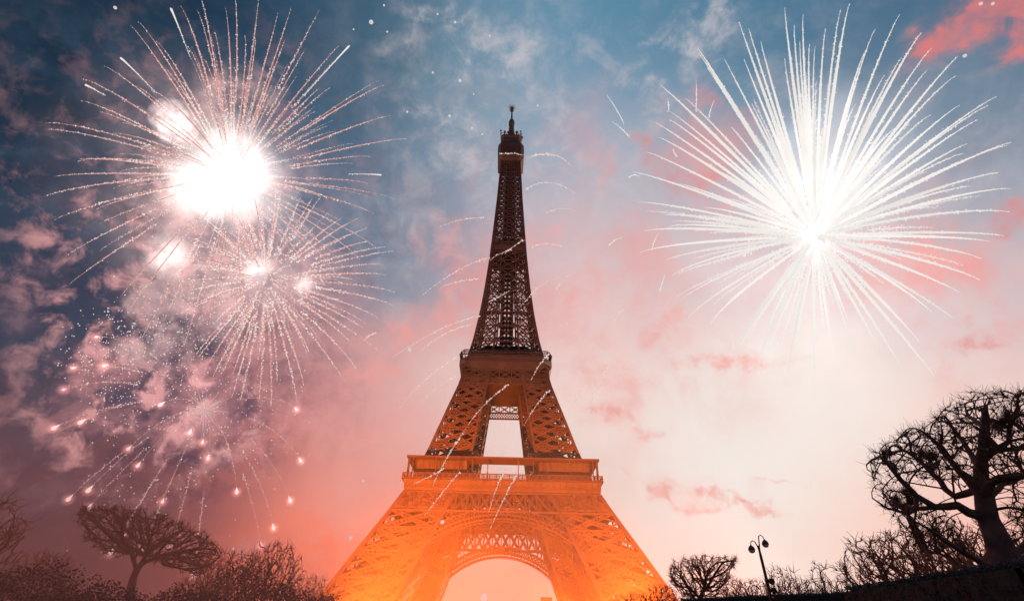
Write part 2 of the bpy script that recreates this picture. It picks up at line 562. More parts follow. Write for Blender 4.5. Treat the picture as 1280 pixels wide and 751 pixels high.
def leg_mesh(sx, sy, levels, chord, gw, gt, dense):
    mb = MB()
    nr = [(0, sy, 0), (-sx, 0, 0), (0, -sy, 0), (sx, 0, 0)]
    for i in range(len(levels) - 1):
        h0, h1 = levels[i], levels[i + 1]
        A, B = leg_corners(sx, sy, h0), leg_corners(sx, sy, h1)
        for k in range(4):
            k2 = (k + 1) % 4
            mb.bar(A[k], B[k], chord, ref=Vector(nr[k]))
            girder(mb, A[k], B[k2], nr[k], gw, gt)
            girder(mb, A[k2], B[k], nr[k], gw, gt)
            girder(mb, B[k], B[k2], nr[k], gw * 1.1, gt)
            m0, m1 = (A[k] + A[k2]) / 2, (B[k] + B[k2]) / 2
            l, r = (A[k] + B[k]) / 2, (A[k2] + B[k2]) / 2
            for p, q in ((m0, l), (l, m1), (m1, r), (r, m0)):
                mb.bar(p, q, gt * 1.3)
            if dense and (k in (1, 2) or (k == 0 and i % 2)):
                ins = 0.06
                lattice(mb, A[k].lerp(A[k2], ins), A[k2].lerp(A[k], ins), B[k].lerp(B[k2], ins), B[k2].lerp(B[k], ins), dense, dense, gt * .55)
        # bracing through the leg
        mb.bar(A[0], B[2], gt * 1.4)
        mb.bar(A[1], B[3], gt * 1.4)
        mb.bar(B[0], B[2], gt * 1.6)
        mb.bar(B[1], B[3], gt * 1.6)
    return mb


low_levels = [3, 12, 20.5, 28.5, 36, 43, 49]
up_levels = [54, 61, 68.5, 76, 83, 90, 97, 102.5, 108]
for sx in (-1, 1):
    for sy in (-1, 1):
        lg = leg_mesh(sx, sy, low_levels, 1.3, 1.15, 0.46, 3).build('leg', IRON, tower)
        # sloped lift track inside the leg
        mb = MB()
        for h0, h1 in zip(low_levels[:-1], low_levels[1:]):
            c0, c1 = (W_(h0) + G_(h0)) / 2, (W_(h1) + G_(h1)) / 2
            for o in (-3.0, -1.0, 1.0, 3.0):
                mb.bar((sx * (c0 + o), sy * c0, h0), (sx * (c1 + o), sy * c1, h1), .8, 1.6)
            for t in range(6):
                f = t / 6
                c, h = c0 + (c1 - c0) * f, h0 + (h1 - h0) * f
                mb.bar((sx * (c - 3.5), sy * c, h), (sx * (c + 3.5), sy * c, h), .7, .5)
        mb.build('lift_track', IRON_D, lg)
        for cx in (W_(0), G_(0)):
            for cy in (W_(0), G_(0)):
                mb = MB()
                mb.box(sx * cx - 3, sx * cx + 3, sy * cy - 3, sy * cy + 3, 0, 2.9)
                mb.build('masonry_pier', STONE, lg)
        ul = leg_mesh(sx, sy, up_levels, 1.0, .95, 0.42, 2).build('upper_leg', IRON, tower)
        mb = MB()
        for h0, h1 in zip(up_levels[:-1], up_levels[1:]):
            c0, c1 = (W_(h0) + G_(h0)) / 2, (W_(h1) + G_(h1)) / 2
            for o in (-2.2, -.7, .7, 2.2):
                mb.bar((sx * (c0 + o), sy * c0, h0), (sx * (c1 + o), sy * c1, h1), .6, 1.2)
            for t in range(4):
                f = t / 4
                c, h = c0 + (c1 - c0) * f, h0 + (h1 - h0) * f
                mb.bar((sx * (c - 2.6), sy * c, h), (sx * (c + 2.6), sy * c, h), .6, .4)
        mb.build('lift_track', IRON_D, ul)


def side(k, x, off, z):
    """point on side k of the tower: x along the side, off = distance out from the axis"""
    return [Vector((x, -off, z)), Vector((off, x, z)), Vector((-x, off, z)), Vector((-off, -x, z))][k]


NRM = [(0, -1, 0), (1, 0, 0), (0, 1, 0), (-1, 0, 0)]
# arches
for k in range(4):
    mb = MB()
    Ra, hc = 37.0, 3.0
    N = 72

    def ap(rad, th, out):
        x, h = rad * math.cos(th), hc + rad * math.sin(th)
        return side(k, x, W_(max(0, h)) + out, h)
    for dep in (0.35, -3.2):
        for rad, w in ((Ra, .55), (Ra + 1.5, .4), (Ra + 3.6, .5)):
            for i in range(N):
                a, b = math.pi * (0.03 + .94 * i / N), math.pi * (0.03 + .94 * (i + 1) / N)
                mb.bar(ap(rad, a, dep), ap(rad, b, dep), w, .5)
        for i in range(N + 1):
            a = math.pi * (0.03 + .94 * i / N)
            mb.bar(ap(Ra, a, dep), ap(Ra + 1.5, a, dep), .42, .4)
            b = math.pi * (0.03 + .94 * (i + .5) / N)
            c = math.pi * (0.03 + .94 * (i + 1) / N)
            if i < N:
                mb.bar(ap(Ra + 1.5, a, dep), ap(Ra + 3.6, b, dep), .4, .3)
                mb.bar(ap(Ra + 3.6, b, dep), ap(Ra + 1.5, c, dep), .4, .3)
    for rad in (Ra, Ra + 3.6):       # soffit plates tie the two faces of the arch together
        for i in range(N):
            a, b = math.pi * (0.03 + .94 * i / N), math.pi * (0.03 + .94 * (i + .78) / N)
            mb.quad(ap(rad, a, .3), ap(rad, b, .3), ap(rad, b, -3.1), ap(rad, a, -3.1))
    # spandrel: ring of circles and slanted lattice between arch and belt
    for i in range(8, N - 7):
        th = math.pi * (0.03 + .94 * (i + .5) / N)
        top = ap(Ra + 3.6, th, 0)
        if top.z < 40.6 and i % 2 == 0:
            r = 1.1
            cz = Ra + 5.0
            pts = [ap(cz + r * math.sin(t) * .9, th + r * math.cos(t) / cz, 0) for t in np.linspace(0, 2 * math.pi, 11)]
            for p, q in zip(pts[:-1], pts[1:]):
                mb.bar(p, q, .38, .4)
    for x in np.arange(-24, 24.1, 2.0):
        hz = hc + math.sqrt(max(0, (Ra + 6.4) ** 2 - x * x))
        if hz < 42:
            mb.bar(side(k, x, W_(hz), hz), side(k, x, W_(42.4), 42.4), .4)
            for q in range(int((42.4 - hz) / 2) + 1):
                z0, z1 = hz + q * 2, min(42.4, hz + q * 2 + 2)
                mb.bar(side(k, x, W_(z0) - .1, z0), side(k, x - 2 * np.sign(x), W_(z1) - .1, z1), .3)
                mb.bar(side(k, x, W_(z1) - .1, z1), side(k, x - 2 * np.sign(x), W_(z0) - .1, z0), .3)
    mb.build('arch', IRON, tower)

# first platform
fp = MB()
DK, WELL = 34.6, 13.0
for (x0, x1, y0, y1) in ((-DK, DK, -DK, -WELL), (-DK, DK, WELL, DK), (-DK, -WELL, -WELL, WELL), (WELL, DK, -WELL, WELL)):
    fp.box(x0, x1, y0, y1, 52.6, 53.6)
first = fp.build('first_platform', IRON, tower)
for k in range(4):
    # belt truss of crossed panels
    mb = MB()
    h0, h1 = 42.5, 49.3
    n = 18
    for i in range(n):
        for (off, t) in ((0.4, .34), (-3.0, .3)):
            x0a, x1a = -W_(h0) + 2 * W_(h0) * i / n, -W_(h0) + 2 * W_(h0) * (i + 1) / n
            x0b, x1b = -W_(h1) + 2 * W_(h1) * i / n, -W_(h1) + 2 * W_(h1) * (i + 1) / n
            a, b = side(k, x0a, W_(h0) + off, h0), side(k, x1a, W_(h0) + off, h0)
            c, d = side(k, x0b, W_(h1) + off, h1), side(k, x1b, W_(h1) + off, h1)
            girder(mb, a, d, NRM[k], .55, t * .8, 7)
            girder(mb, b, c, NRM[k], .55, t * .8, 7)
            mb.bar(a, c, .5)
    for h in (h0, h1):
        for off in (.4, -3.0):
            mb.bar(side(k, -W_(h) - off, W_(h) + off, h), side(k, W_(h) + off, W_(h) + off, h), .7, .6)
    mb.build('belt_truss', IRON, first)
    # frieze panels with ribs, curving out to the gallery
    mb = MB()
    prof = [(34.0, 49.6), (34.3, 50.6), (34.5, 52.2), (34.9, 53.5)]
    for (a, z0), (b, z1) in zip(prof[:-1], prof[1:]):
        mb.quad(side(k, -a, a, z0), side(k, a, a, z0), side(k, b, b, z1), side(k, -b, b, z1))
    for i in range(31):
        x = -34 + 68 * i / 30
        for (a, z0), (b, z1) in zip(prof[:-1], prof[1:]):
            mb.bar(side(k, x, a + .12, z0), side(k, x, b + .12, z1), .28, .3)
    mb.bar(side(k, -34.2, 34.4, 51.2), side(k, 34.2, 34.4, 51.2), .25, .4)
    mb.build('frieze', IRON, first)
    mb = MB()
    for h, t in ((53.75, .55), (54.4, .16), (55.0, .16), (55.6, .3)):
        mb.bar(side(k, -35.3, 35.3, h), side(k, 35.3, 35.3, h), t, t)
    for i in range(121):
        x = -35 + 70 * i / 120
        mb.bar(side(k, x, 35.3, 53.8), side(k, x, 35.3, 55.6), .2 if i % 4 else .45)
    mb.build('railing', IRON_D, first)
    # gallery roof on thin posts
    mb = MB()
    a, b = 34.8, 27.5
    z0, z1 = 61.4, 62.0
    mb.quad(side(k, -a, a, z0), side(k, a, a, z0), side(k, b, b, z0), side(k, -b, b, z0))
    mb.quad(side(k, -a, a, z1), side(k, a, a, z1), side(k, b, b, z1), side(k, -b, b, z1))
    mb.quad(side(k, -a, a, z0), side(k, a, a, z0), side(k, a, a, z1), side(k, -a, a, z1))
    rf = mb.build('gallery_roof', IRON_D, first)
    for x in (-33.6, -32.4, -24, -16, -11, -5.5, 5.5, 11, 16, 24, 32.4, 33.6):
        mb = MB()
        mb.bar(side(k, x, 34.2, 53.6), side(k, x, 34.2, 61.4), .3)
        mb.build('roof_post', IRON_D, rf)
    # pavilion walls, two blocks either side of the gap
    for s in (-1, 1):
        mb = MB()
        x0, x1 = 13.2, 31.5
        p = [side(k, s * x0, 30.5, 53.6), side(k, s * x1, 30.5, 53.6), side(k, s * x1, 31.8, 61.3), side(k, s * x0, 31.8, 61.3)]
        mb.quad(*p)
        q = [side(k, s * x0, 28.5, 53.6), side(k, s * x1, 28.5, 53.6), side(k, s * x1, 28.5, 61.3), side(k, s * x0, 28.5, 61.3)]
        mb.quad(*q)
        mb.quad(p[0], q[0], q[3], p[3])
        mb.quad(p[1], q[1], q[2], p[2])
        for i in range(9):
            x = x0 + (x1 - x0) * i / 8
            mb.bar(side(k, s * x, 30.7, 53.7), side(k, s * x, 32.0, 61.3), .22)
        mb.build('pavilion', IRON_D, first)
# beams beneath the first floor
mb = MB()
for k in range(2):
    for off in (-24, -WELL, WELL, 24):
        girder(mb, side(k, -33, off, 50.0), side(k, 33, off, 50.0), (0, 0, 1), 1.2, .5)
        lattice(mb, side(k, -34, off + .2, 46), side(k, 34, off + .2, 46), side(k, -33, off + .2, 52.3), side(k, 33, off + .2, 52.3), 16, 2, .5)
mb.build('floor_beams', IRON_D, first)

# second platform
sp = MB()
sp.loft([(18.8, 105.3), (20.3, 108.6), (20.6, 108.8), (20.6, 111.6), (20.2, 111.9)])
second = sp.build('second_platform', IRON_D, tower)
for k in range(4):
    mb = MB()
    h0, h1, h2, h3 = 98.5, 101.3, 105.0, 108.0
    lattice(mb, side(k, -W_(h0), W_(h0) + .3, h0), side(k, W_(h0), W_(h0) + .3, h0), side(k, -W_(h1) - .2, W_(h1) + .3, h1), side(k, W_(h1) + .2, W_(h1) + .3, h1), 30, 2, .26)
    for i in range(7):
        f0, f1 = -1 + 2 * i / 7, -1 + 2 * (i + 1) / 7
        a, b = side(k, f0 * 18.6, 18.8, h1), side(k, f1 * 18.6, 18.8, h1)
        c, d = side(k, f0 * 18.8, 18.9, 105.2), side(k, f1 * 18.8, 18.9, 105.2)
        girder(mb, a, d, NRM[k], .5, .22, 6)
        girder(mb, b, c, NRM[k], .5, .22, 6)
        mb.bar(a, c, .5)
    for h, o in ((h0, W_(h0) + .3), (h1, 18.8), (105.2, 18.9)):
        mb.bar(side(k, -o, o, h), side(k, o, o, h), .6, .6)
    mb.build('belt_truss', IRON, second)
    mb = MB()
    for i in range(53):
        x = -20 + 40 * i / 52
        mb.bar(side(k, x, 20.2, 111.9), side(k, x * .97, 19.6, 114.2), .16)
        if i % 2 == 0:
            mb.bar(side(k, x * .97, 19.6, 114.2), side(k, x * .93, 18.6, 115.4), .14)
    for h, o, t in ((112.1, 20.3, .4), (113.2, 20.0, .2), (114.2, 19.6, .25), (115.4, 18.6, .25)):
        mb.bar(side(k, -o, o, h), side(k, o, o, h), t)
    mb.build('railing', IRON_D, second)
mb = MB()
mb.loft([(13.6, 111.95), (13.2, 116.5), (14.2, 116.7), (14.2, 117.2), (11.5, 117.5), (11.2, 121.0), (12.0, 121.2), (12.0, 121.6)])
mb.build('pavilion', IRON_D, second)

# spire
mb = MB()
lv = [111.95]
while lv[-1] < 255:
    lv.append(lv[-1] + max(4.2, W_(lv[-1]) * .62))
lv[-1] = 261
for h0, h1 in zip(lv[:-1], lv[1:]):
    for k in range(4):
        w0, w1, g0, g1 = W_(h0), W_(h1), G_(h0), G_(h1)
        t = .26 + .22 * (w0 / 17)
        for s in (-1, 1):
            mb.bar(side(k, s * w0, w0, h0), side(k, s * w1, w1, h1), 1.0 * t / .5, ref=Vector(NRM[k]))
            mb.bar(side(k, s * g0, w0, h0), side(k, s * g1, w1, h1), .9 * t / .5)
            mb.bar(side(k, s * w0, w0, h0), side(k, s * g1, w1, h1), t * 1.1)
            mb.bar(side(k, s * g0, w0, h0), side(k, s * w1, w1, h1), t * 1.1)
            hm = (h0 + h1) / 2
            mb.bar(side(k, s * W_(hm), W_(hm), hm), side(k, s * G_(hm), W_(hm), hm), t * .7)
            mb.bar(side(k, s * w0, w0 - .3, h0), side(k, s * G_(hm), W_(hm) - .3, hm), t * .6)
            mb.bar(side(k, s * W_(hm), W_(hm) - .3, hm), side(k, s * g1, w1 - .3, h1), t * .6)
            # inner face of the corner column
            mb.bar(side(k, s * g0, w0, h0), side(k, s * g1, g1, h1), t * .8)
            mb.bar(side(k, s * g0, g0, h0), side(k, s * g1, w1, h1), t * .8)
        mb.bar(side(k, -w1, w1, h1), side(k, w1, w1, h1), t * 1.3)
        mb.bar(side(k, -g0, w0, h0), side(k, g1, w1, h1), t)
        mb.bar(side(k, g0, w0, h0), side(k, -g1, w1, h1), t)
spire = mb.build('spire', IRON_D, tower)
mb = MB()
for h0 in np.arange(112, 258, 3.0):
    for (x, y) in ((-2.1, -1.6), (2.1, -1.6), (-2.1, 1.6), (2.1, 1.6), (0, -2.0), (0, 2.0)):
        c = 1 if h0 < 190 else .85
        mb.bar((x * c, y * c, h0), (x * c, y * c, h0 + 3), 1.15, 1.5)
    for y in (-2.2, 2.2):
        mb.bar((-3.2, y, h0), (3.2, y, h0 + 2.9), .5)
        mb.bar((3.2, y, h0), (-3.2, y, h0 + 2.9), .5)
        mb.bar((-3.3, y, h0 + 1.5), (3.3, y, h0 + 1.5), .5, .6)
    mb.bar((-3.1, 0, h0), (-3.1, 0, h0 + 3), .5, 3.4)
    mb.bar((3.1, 0, h0), (3.1, 0, h0 + 3), .5, 3.4)
mb.build('lift_shaft', IRON_D, spire)
mb = MB()
w = W_(186)
mb.loft([(w * .98, 183), (w + .5, 184), (w + .5, 186.2), (w * .97, 186.6), (w * .95, 190)])
mb.build('middle_platform', IRON_D, spire)

# cabin and mast at the top
mb = MB()
mb.loft([(5.8, 258.6), (6.2, 260.2), (8.0, 262.6), (8.3, 263.0), (8.3, 266.6), (8.15, 266.8), (8.15, 272.4), (8.3, 272.6), (8.3, 274.4), (7.2, 277.6), (6.4, 278.4)])
cab = mb.build('top_cabin', IRON_D, tower)
mb = MB()
for k in range(4):
    for i in range(13):
        x = -6.4 + 12.8 * i / 12
        mb.bar(side(k, x, 8.25, 266.8), side(k, x, 8.25, 272.4), .22)
    mb.bar(side(k, -6.6, 8.3, 269.4), side(k, 6.6, 8.3, 269.4), .2)
mb.build('window_bars', IRON, cab)
mb = MB()
mb.loft([(6.2, 278.4), (6.3, 283.4), (7.0, 284.2), (7.0, 285.4), (5.6, 285.8)])
tr = mb.build('terrace', IRON_D, cab)
mb = MB()
random.seed(3)
for k in range(4):
    for i in range(9):
        x = -6.4 + 12.8 * i / 8
        mb.bar(side(k, x, 6.8, 285.2), side(k, x, 6.9, 286.6 + random.random() * 1.2), .25)
    mb.bar(side(k, -6.8, 6.9, 286.6), side(k, 6.8, 6.9, 286.6), .2)
mb.build('terrace_railing', IRON_D, tr)
for x, y, h, r in ((-7.0, -6.6, 289.6, .45), (6.2, -6.7, 289.2, .4), (-4.4, -6.9, 288.0, .6), (3.6, -6.9, 288.0, .7), (6.9, -3, 287.6, .8), (-2.2, -6.9, 287.8, .5), (-6.9, 5, 289, .4), (6.9, 6, 289, .4)):
    mb = MB()
    mb.bar((x, y, 284.4), (x, y, h), r)
    mb.lathe([(.02, -.6), (r * 1.3, -.3), (r * 1.3, .3), (.02, .6)], (x, y, h), 8)
    mb.build('aerial', IRON_D, tr)
mb = MB()
mb.lathe([(4.6, 285.6), (3.6, 288.5), (2.7, 292), (2.1, 297), (1.7, 303), (1.7, 304), (2.0, 304.5), (2.0, 308.5), (1.3, 310.5), (.62, 312), (.55, 322.0), (.7, 322.1), (.7, 325.8), (.02, 326)], n=12)
ms = mb.build('mast', IRON_D, tower)
mb = MB()
for a in (0, math.pi / 2, math.pi / 4, 3 * math.pi / 4):
    for z, L in ((325.4, 2.5), (323.2, 2.0), (321.4, 1.6)):
        dx, dy = math.cos(a) * L, math.sin(a) * L
        mb.bar((-dx, -dy, z + .6), (0, 0, z - .3), .34)
        mb.bar((dx, dy, z + .6), (0, 0, z - .3), .34)
mb.build('crossed_aerial', IRON_D, ms)


# warm ground lamps added out of view to light the ironwork
def added_flood(x, y, tx, ty, tz, power, ang=70):
    e = empty('added_floodlight', (x, y, 0), 'unseen lamp added on the ground to light the iron tower from below', 'added_floodlight', 'lamps added out of view to light the tower')
    mb = MB()
    mb.box(-.5, .5, -.35, .35, .0, .25)
    mb.bar((-.45, 0, .2), (-.45, 0, .9), .1)
    mb.bar((.45, 0, .2), (.45, 0, .9), .1)
    mb.build('base', LAMPM, e)
    mb = MB()
    mb.loft([(.3, -.35), (.42, .0), (.46, .3)], cap=False)
    hd = mb.build('lamp_head', LAMPM, e)
    d = Vector((tx - x, ty - y, tz - .9)).normalized()
    hd.rotation_euler = d.to_track_quat('Z', 'Y').to_euler()
    hd.location = (0, 0, .9)
    l = bpy.data.lights.new('added_flood_lamp', 'SPOT')
    l.energy, l.color = power, (1.0, 0.225, 0.028) if tz < 100 else (1.0, .42, .24)
    l.spot_size, l.spot_blend, l.shadow_soft_size = R(ang), .6, .4
    lo = bpy.data.objects.new('added_flood_lamp', l)
    COL.objects.link(lo)
    lo.parent = e
    lo.location = Vector((0, 0, .9)) + d * .5
    lo.rotation_euler = (-d).to_track_quat('Z', 'Y').to_euler()


for x, tx in ((-62, -44), (-24, -14), (24, 14), (62, 42)):
    added_flood(x, -128, tx, -46, 26, 1.35e6, 55)
for x in (-20, 20):
    added_flood(x, -14, x * .8, 6, 60, 1.1e5, 100)
    added_flood(x * 3.4, -118, 0, -6, 165, 4.5e5, 34)  # added fill that lifts the dark spire


# orange lit smoke hanging round the foot of the tower and over the left trees
def haze_cloud(loc, scale, col, dens, nscale, soft=1.0, lo=.3, hi=.7):
    m = smoke_mat('smoke', col, dens, nscale, lo, hi, soft)
    m.cycles.volume_step_rate = 1.5
    return tag(sphere_obj('smoke', m, loc, scale), kind='stuff')


haze_cloud((0, -80, 8), (70, 54, 66), (.99, .58, .33), .024, 2.2, 1.2, .15, .8)
haze_cloud((-62, -178, 2), (64, 40, 20), (.78, .34, .28), .062, 1.8, 1.0, .15, .75)

# ------------------------------------------------------------------ fireworks
def trail_mesh(mb, path, n, size, jit, core, m_s, m_c, fade=0.0):
    """glitter trail along path (K x 3, first = inner end, last = tip)"""
    path = np.asarray(path, float)
    seg = np.linalg.norm(np.diff(path, axis=0), axis=1)
    cum = np.concatenate([[0], np.cumsum(seg)]) / max(seg.sum(), 1e-9)
    u = np.sort(rng.uniform(0, 1, n))
    pos = np.stack([np.interp(u, cum, path[:, i]) for i in range(3)], 1)
    taper = np.clip(1 - u, 0, 1) ** .6 * .9 + .1
    pos += rng.normal(size=pos.shape) * (jit * taper)[:, None]
    sz = size * (0.45 + 0.9 * rng.random(n) ** 2) * (0.3 + .7 * taper)
    mb.octas(pos, sz, m_s)
    if core > 0:
        rad = core * np.interp(cum, [0, .15, .6, 1], [.5, 1, .8, .06])
        mb.tube(path, rad, 3, m_c)


def arc(c, tip, droop, t0, n=14, ease=1.35):
    """ballistic arc from the burst centre out to tip"""
    c, tip = Vector(c), Vector(tip)
    dz = Vector((0, 0, droop))
    t = np.linspace(t0, 1, n)
    out = []
    for x in t:
        s = 1 - (1 - x) ** ease
        out.append(c + (tip - c + dz) * s - dz * (x * x))
    return [tuple(p) for p in out]


def tip_point(c, px, py, dist, Rm):
    """3-D tip seen at a pixel; short-looking trails point towards or away from the viewer"""
    p = far(px, py, dist)
    r = (p - c).length
    if r < Rm:
        dep = math.sqrt(Rm * Rm - r * r) * random.choice((-1, 1)) * random.uniform(.3, .8)
        p = far(px, py, dist + dep)
    return p


def inner_trails(parent, c, px, n, r0, r1, mats, dens, size, jit, core, droop):
    mb = MB()
    for i in range(n):
        d = Vector(rng.normal(size=3)).normalized()
        L = px * random.uniform(r0, r1)
        pth = arc(c, c + d * L, droop * px * .6, random.uniform(.08, .4), 10)
        trail_mesh(mb, pth, int(dens * L / px), size * px, jit * px, core * px * random.uniform(.5, 1), 0, 1)
    return tag(mb.build('inner_sparks', mats, parent, origin=c), kind='stuff')


def burst(name, label, cx, cy, dist, tips, mats, n, size, jit, core, droop, t0, Rpx, white=()):
    c = far(cx, cy, dist)
    ppx = dist / math.sqrt(F_PX ** 2 + (cx - CX) ** 2 + (cy - CY) ** 2)     # metres in one photo pixel
    root = empty('firework_burst', c, label, 'firework')
    for i, tp in enumerate(tips):
        tip = tip_point(c, tp[0], tp[1], dist, Rpx * ppx)
        q = tp[2] if len(tp) > 2 else random.uniform(*t0)
        mb = MB()
        pth = arc(c, tip, droop * ppx * random.uniform(.7, 1.3), q)
        L = math.hypot(tp[0] - cx, tp[1] - cy) * (1 - q)
        trail_mesh(mb, pth, max(12, int(n * L)), size * ppx, jit * ppx, core * ppx * random.uniform(.7, 1.2), 0, 1)
        mb.build('spark_trail', mats, root, origin=c)
    return root, c, ppx


# -- big pink burst, upper left
T1 = [(163, 32), (172, 27), (195, 52), (225, 7), (246, 13), (250, -6), (281, 8), (293, -6), (306, 45), (319, 47), (323, -4), (347, 17), (364, 9), (399, 13), (382, 61),
      (438, 57), (423, 58), (413, 110), (343, 85), (340, 105), (473, 101), (480, 107), (488, 145), (509, 174), (463, 196), (461, 230), (493, 249), (290, 95), (356, 50),
      (130, 83), (104, 99), (100, 126), (168, 107), (191, 115), (223, 100), (152, 154), (141, 167), (57, 154), (57, 162), (99, 199), (97, 202), (67, 221), (55, 246),
      (141, 236), (68, 275), (83, 320), (87, 355), (151, 370), (161, 388), (176, 425), (229, 435), (475, 315), (450, 325), (420, 345), (236, 60), (268, 40), (332, 70), (371, 95), (395, 140),
      (441, 205), (410, 250), (124, 140), (150, 215), (120, 262), (205, 400), (262, 405), (300, 395), (345, 370), (385, 340), (180, 140), (205, 85), (255, 75), (310, 95), (366, 130), (400, 110), (420, 165), (470, 270)]
b1, c1, px1 = burst('a', 'big pink glitter firework with a white hot heart, upper left of the tower', 290, 222, 380, T1, [SP_W, SP_P], .85, .9, .85, .8, 26, (.2, .4), 245)
inner_trails(b1, c1, px1, 90, 70, 175, [SP_W, SP_P], .8, .7, 1.1, .45, 26)
WH = [(213, 10, .62), (150, 72, .62), (106, 106, .8), (437, 57, .5), (477, 219, .66)]
for tp in WH:
    tip = far(tp[0], tp[1], 376)
    mb = MB()
    pth = arc(c1, tip, 10 * px1, tp[2])
    mb.tube(pth, [px1 * (.25 + 1.15 * (i / 13) ** 2) for i in range(13)] + [px1 * .3], 5)
    trail_mesh(mb, pth, 30, .8 * px1, .8 * px1, 0, 0, 0)
    o = mb.build('comet_trail', [SP_C], b1, origin=c1)

# -- lower pink burst beside it
random.seed(21)
T2 = []
for i in range(62):
    a = 2 * math.pi * (i + random.uniform(-.4, .4)) / 62
    rr = random.choice((1.04, 1, 1, .92, .85, .68))
    dx, dy = math.cos(a), math.sin(a)
    rx = 165 if dx > 0 else 105
    T2.append((330 + rx * rr * dx, 352 + (150 if dy > 0 else 112) * rr * dy))
b2, c2, px2 = burst('b', 'dense pale pink glitter firework with drooping trails, under the big pink burst', 332, 350, 360, T2, [SP_W, SP_P], 1.5, 1.08, .95, 1.0, 16, (.14, .34), 165)

inner_trails(b2, c2, px2, 70, 40, 130, [SP_W, SP_P], .8, .66, 1.1, .4, 16)

# -- small falling-star firework over the left trees
ST = [(67, 535), (100, 528), (85, 624), (110, 613), (111, 634), (160, 561), (172, 582), (154, 666), (138, 691), (177, 685), (203, 627), (213, 685), (241, 719), (260, 573),
      (253, 553), (237, 541), (200, 506), (296, 615), (342, 660), (326, 682), (363, 626), (376, 576), (371, 512), (79, 487), (91, 460), (120, 421), (130, 457)]
STAR_GLOW = glow_volume('star_glow', (1.0, .34, .3), .42, 1.6)  # halo of light round each star head, put in as emission
c3 = far(255, 512, 240)
px3 = 240 / math.sqrt(F_PX ** 2 + 385 ** 2 + 136 ** 2)
b3 = empty('firework_burst', c3, 'small firework of falling pink stars with bright heads, above the left trees', 'firework')
for i, (x, y) in enumerate(ST):
    tip = far(x, y, 240 + random.uniform(-12, 12))
    dist = math.hypot(x - 255, y - 512)
    mb = MB()
    q = max(.25, 1 - 85 / max(dist, 40)) if dist > 60 else .25
    pth = arc(c3, tip, px3 * min(70, 20 + dist * .35), q, 16, 1.1)
    trail_mesh(mb, pth, int(14 + dist * .32), .62 * px3, 1.0 * px3, .34 * px3, 0, 1)
    tr_ = mb.build('spark_trail', [SP_W, SP_P], b3, origin=c3)
    big = 2.7 if y > 500 else 2.1
    d = (Vector(pth[-1]) - Vector(pth[-2])).normalized()
    hb = MB()
    rs = big * px3 * random.uniform(.7, 1.15)
    hb.lathe([(rs * .04, -rs * 2.3), (rs * .35, -rs * 1.2), (rs * .72, -rs * .3), (rs * .7, rs * .25), (rs * .4, rs * .65), (rs * .03, rs * .8)], n=10)
    h = hb.build('burning_star', STAR, tr_, smooth=True)
    h.location = tip - c3
    h.rotation_euler = d.to_track_quat('Z', 'Y').to_euler()
    gw_ = sphere_obj('glow', STAR_GLOW, (0, 0, 0), (8 * px3,) * 3, h, 12)
# little starburst at its centre
mb = MB()
for i in range(46):
    dv = Vector(rng.normal(size=3)).normalized()
    L = px3 * random.uniform(12, 34)
    mb.tube([c3 + dv * (L * .1), c3 + dv * (L * .6), c3 + dv * L], [px3 * .5, px3 * .35, px3 * .05], 3)
mb.build('spark_core', emit('dull_spark', (.8, .52, .5), .75), b3, origin=c3)

# -- loose glitter between the left bursts
random.seed(5)
gl = [(180, 440, 60), (230, 470, 60), (140, 500, 50), (210, 400, 50), (300, 500, 60), (235, 375, 34), (213, 320, 40), (118, 445, 46), (190, 470, 80), (300, 470, 70), (150, 420, 40), (255, 560, 90), (170, 640, 70), (255, 410, 50)]
mb = MB()
for x, y, s in gl:
    for i in range(90):
        mb.octas([tuple(far(x + random.gauss(0, s * .6), y + random.gauss(0, s * .6), 240 + random.uniform(-25, 25)))], [px3 * random.uniform(.35, 1.0)])
tag(mb.build('glitter', [SP_W], b3, origin=c3), kind='stuff')

# -- white burst, upper right
T4 = [(878, 8 + 60), (873, 66), (924, 28), (936, 36), (951, 52), (906, 75), (930, 74), (981, 10), (993, 32), (1000, 52), (981, 73), (1004, 18), (1012, 55), (1021, 112), (1019, 58), (1032, 36),
      (1051, 12), (1062, 5), (1094, 37), (1083, 62), (1125, 18), (1106, 94), (1127, 72), (1152, 41), (1165, 60), (1159, 88), (1198, 70), (1195, 95), (1163, 144), (1199, 132), (1246, 121), (1235, 132), (1222, 150),
      (1209, 180), (1204, 192), (1264, 178), (1259, 182), (1248, 216), (1212, 233), (1263, 236), (1262, 265), (1255, 295), (1237, 302), (1226, 323), (1225, 350), (1200, 366), (1192, 398), (1165, 390), (1150, 428),
      (1168, 470), (1125, 455), (1098, 435), (1072, 448), (1045, 460), (1020, 470), (995, 445), (985, 468), (950, 448), (935, 425), (922, 436), (888, 405), (860, 398), (855, 372), (840, 345), (833, 325), (800, 316), (806, 289),
      (836, 283), (832, 269), (797, 253), (790, 215), (808, 190), (824, 172), (818, 153), (838, 140), (837, 150), (826, 107), (857, 123), (873, 62), (884, 85), (914, 159), (940, 130), (965, 150), (1040, 140), (1070, 130), (1120, 160), (1150, 200), (1170, 260), (960, 410), (900, 330), (880, 260), (900, 215), (850, 230), (1108, 330), (1060, 400), (1020, 410)]
b4, c4, px4 = burst('d', 'big cream white firework with thick feathery trails, right of the tower', 1020, 296, 400, T4, [SP_C, SP_C], 2.0, 1.05, 1.5, 2.15, 22, (.04, .14), 250)

inner_trails(b4, c4, px4, 90, 70, 215, [SP_C, SP_C], 1.3, .95, 1.9, .9, 22)

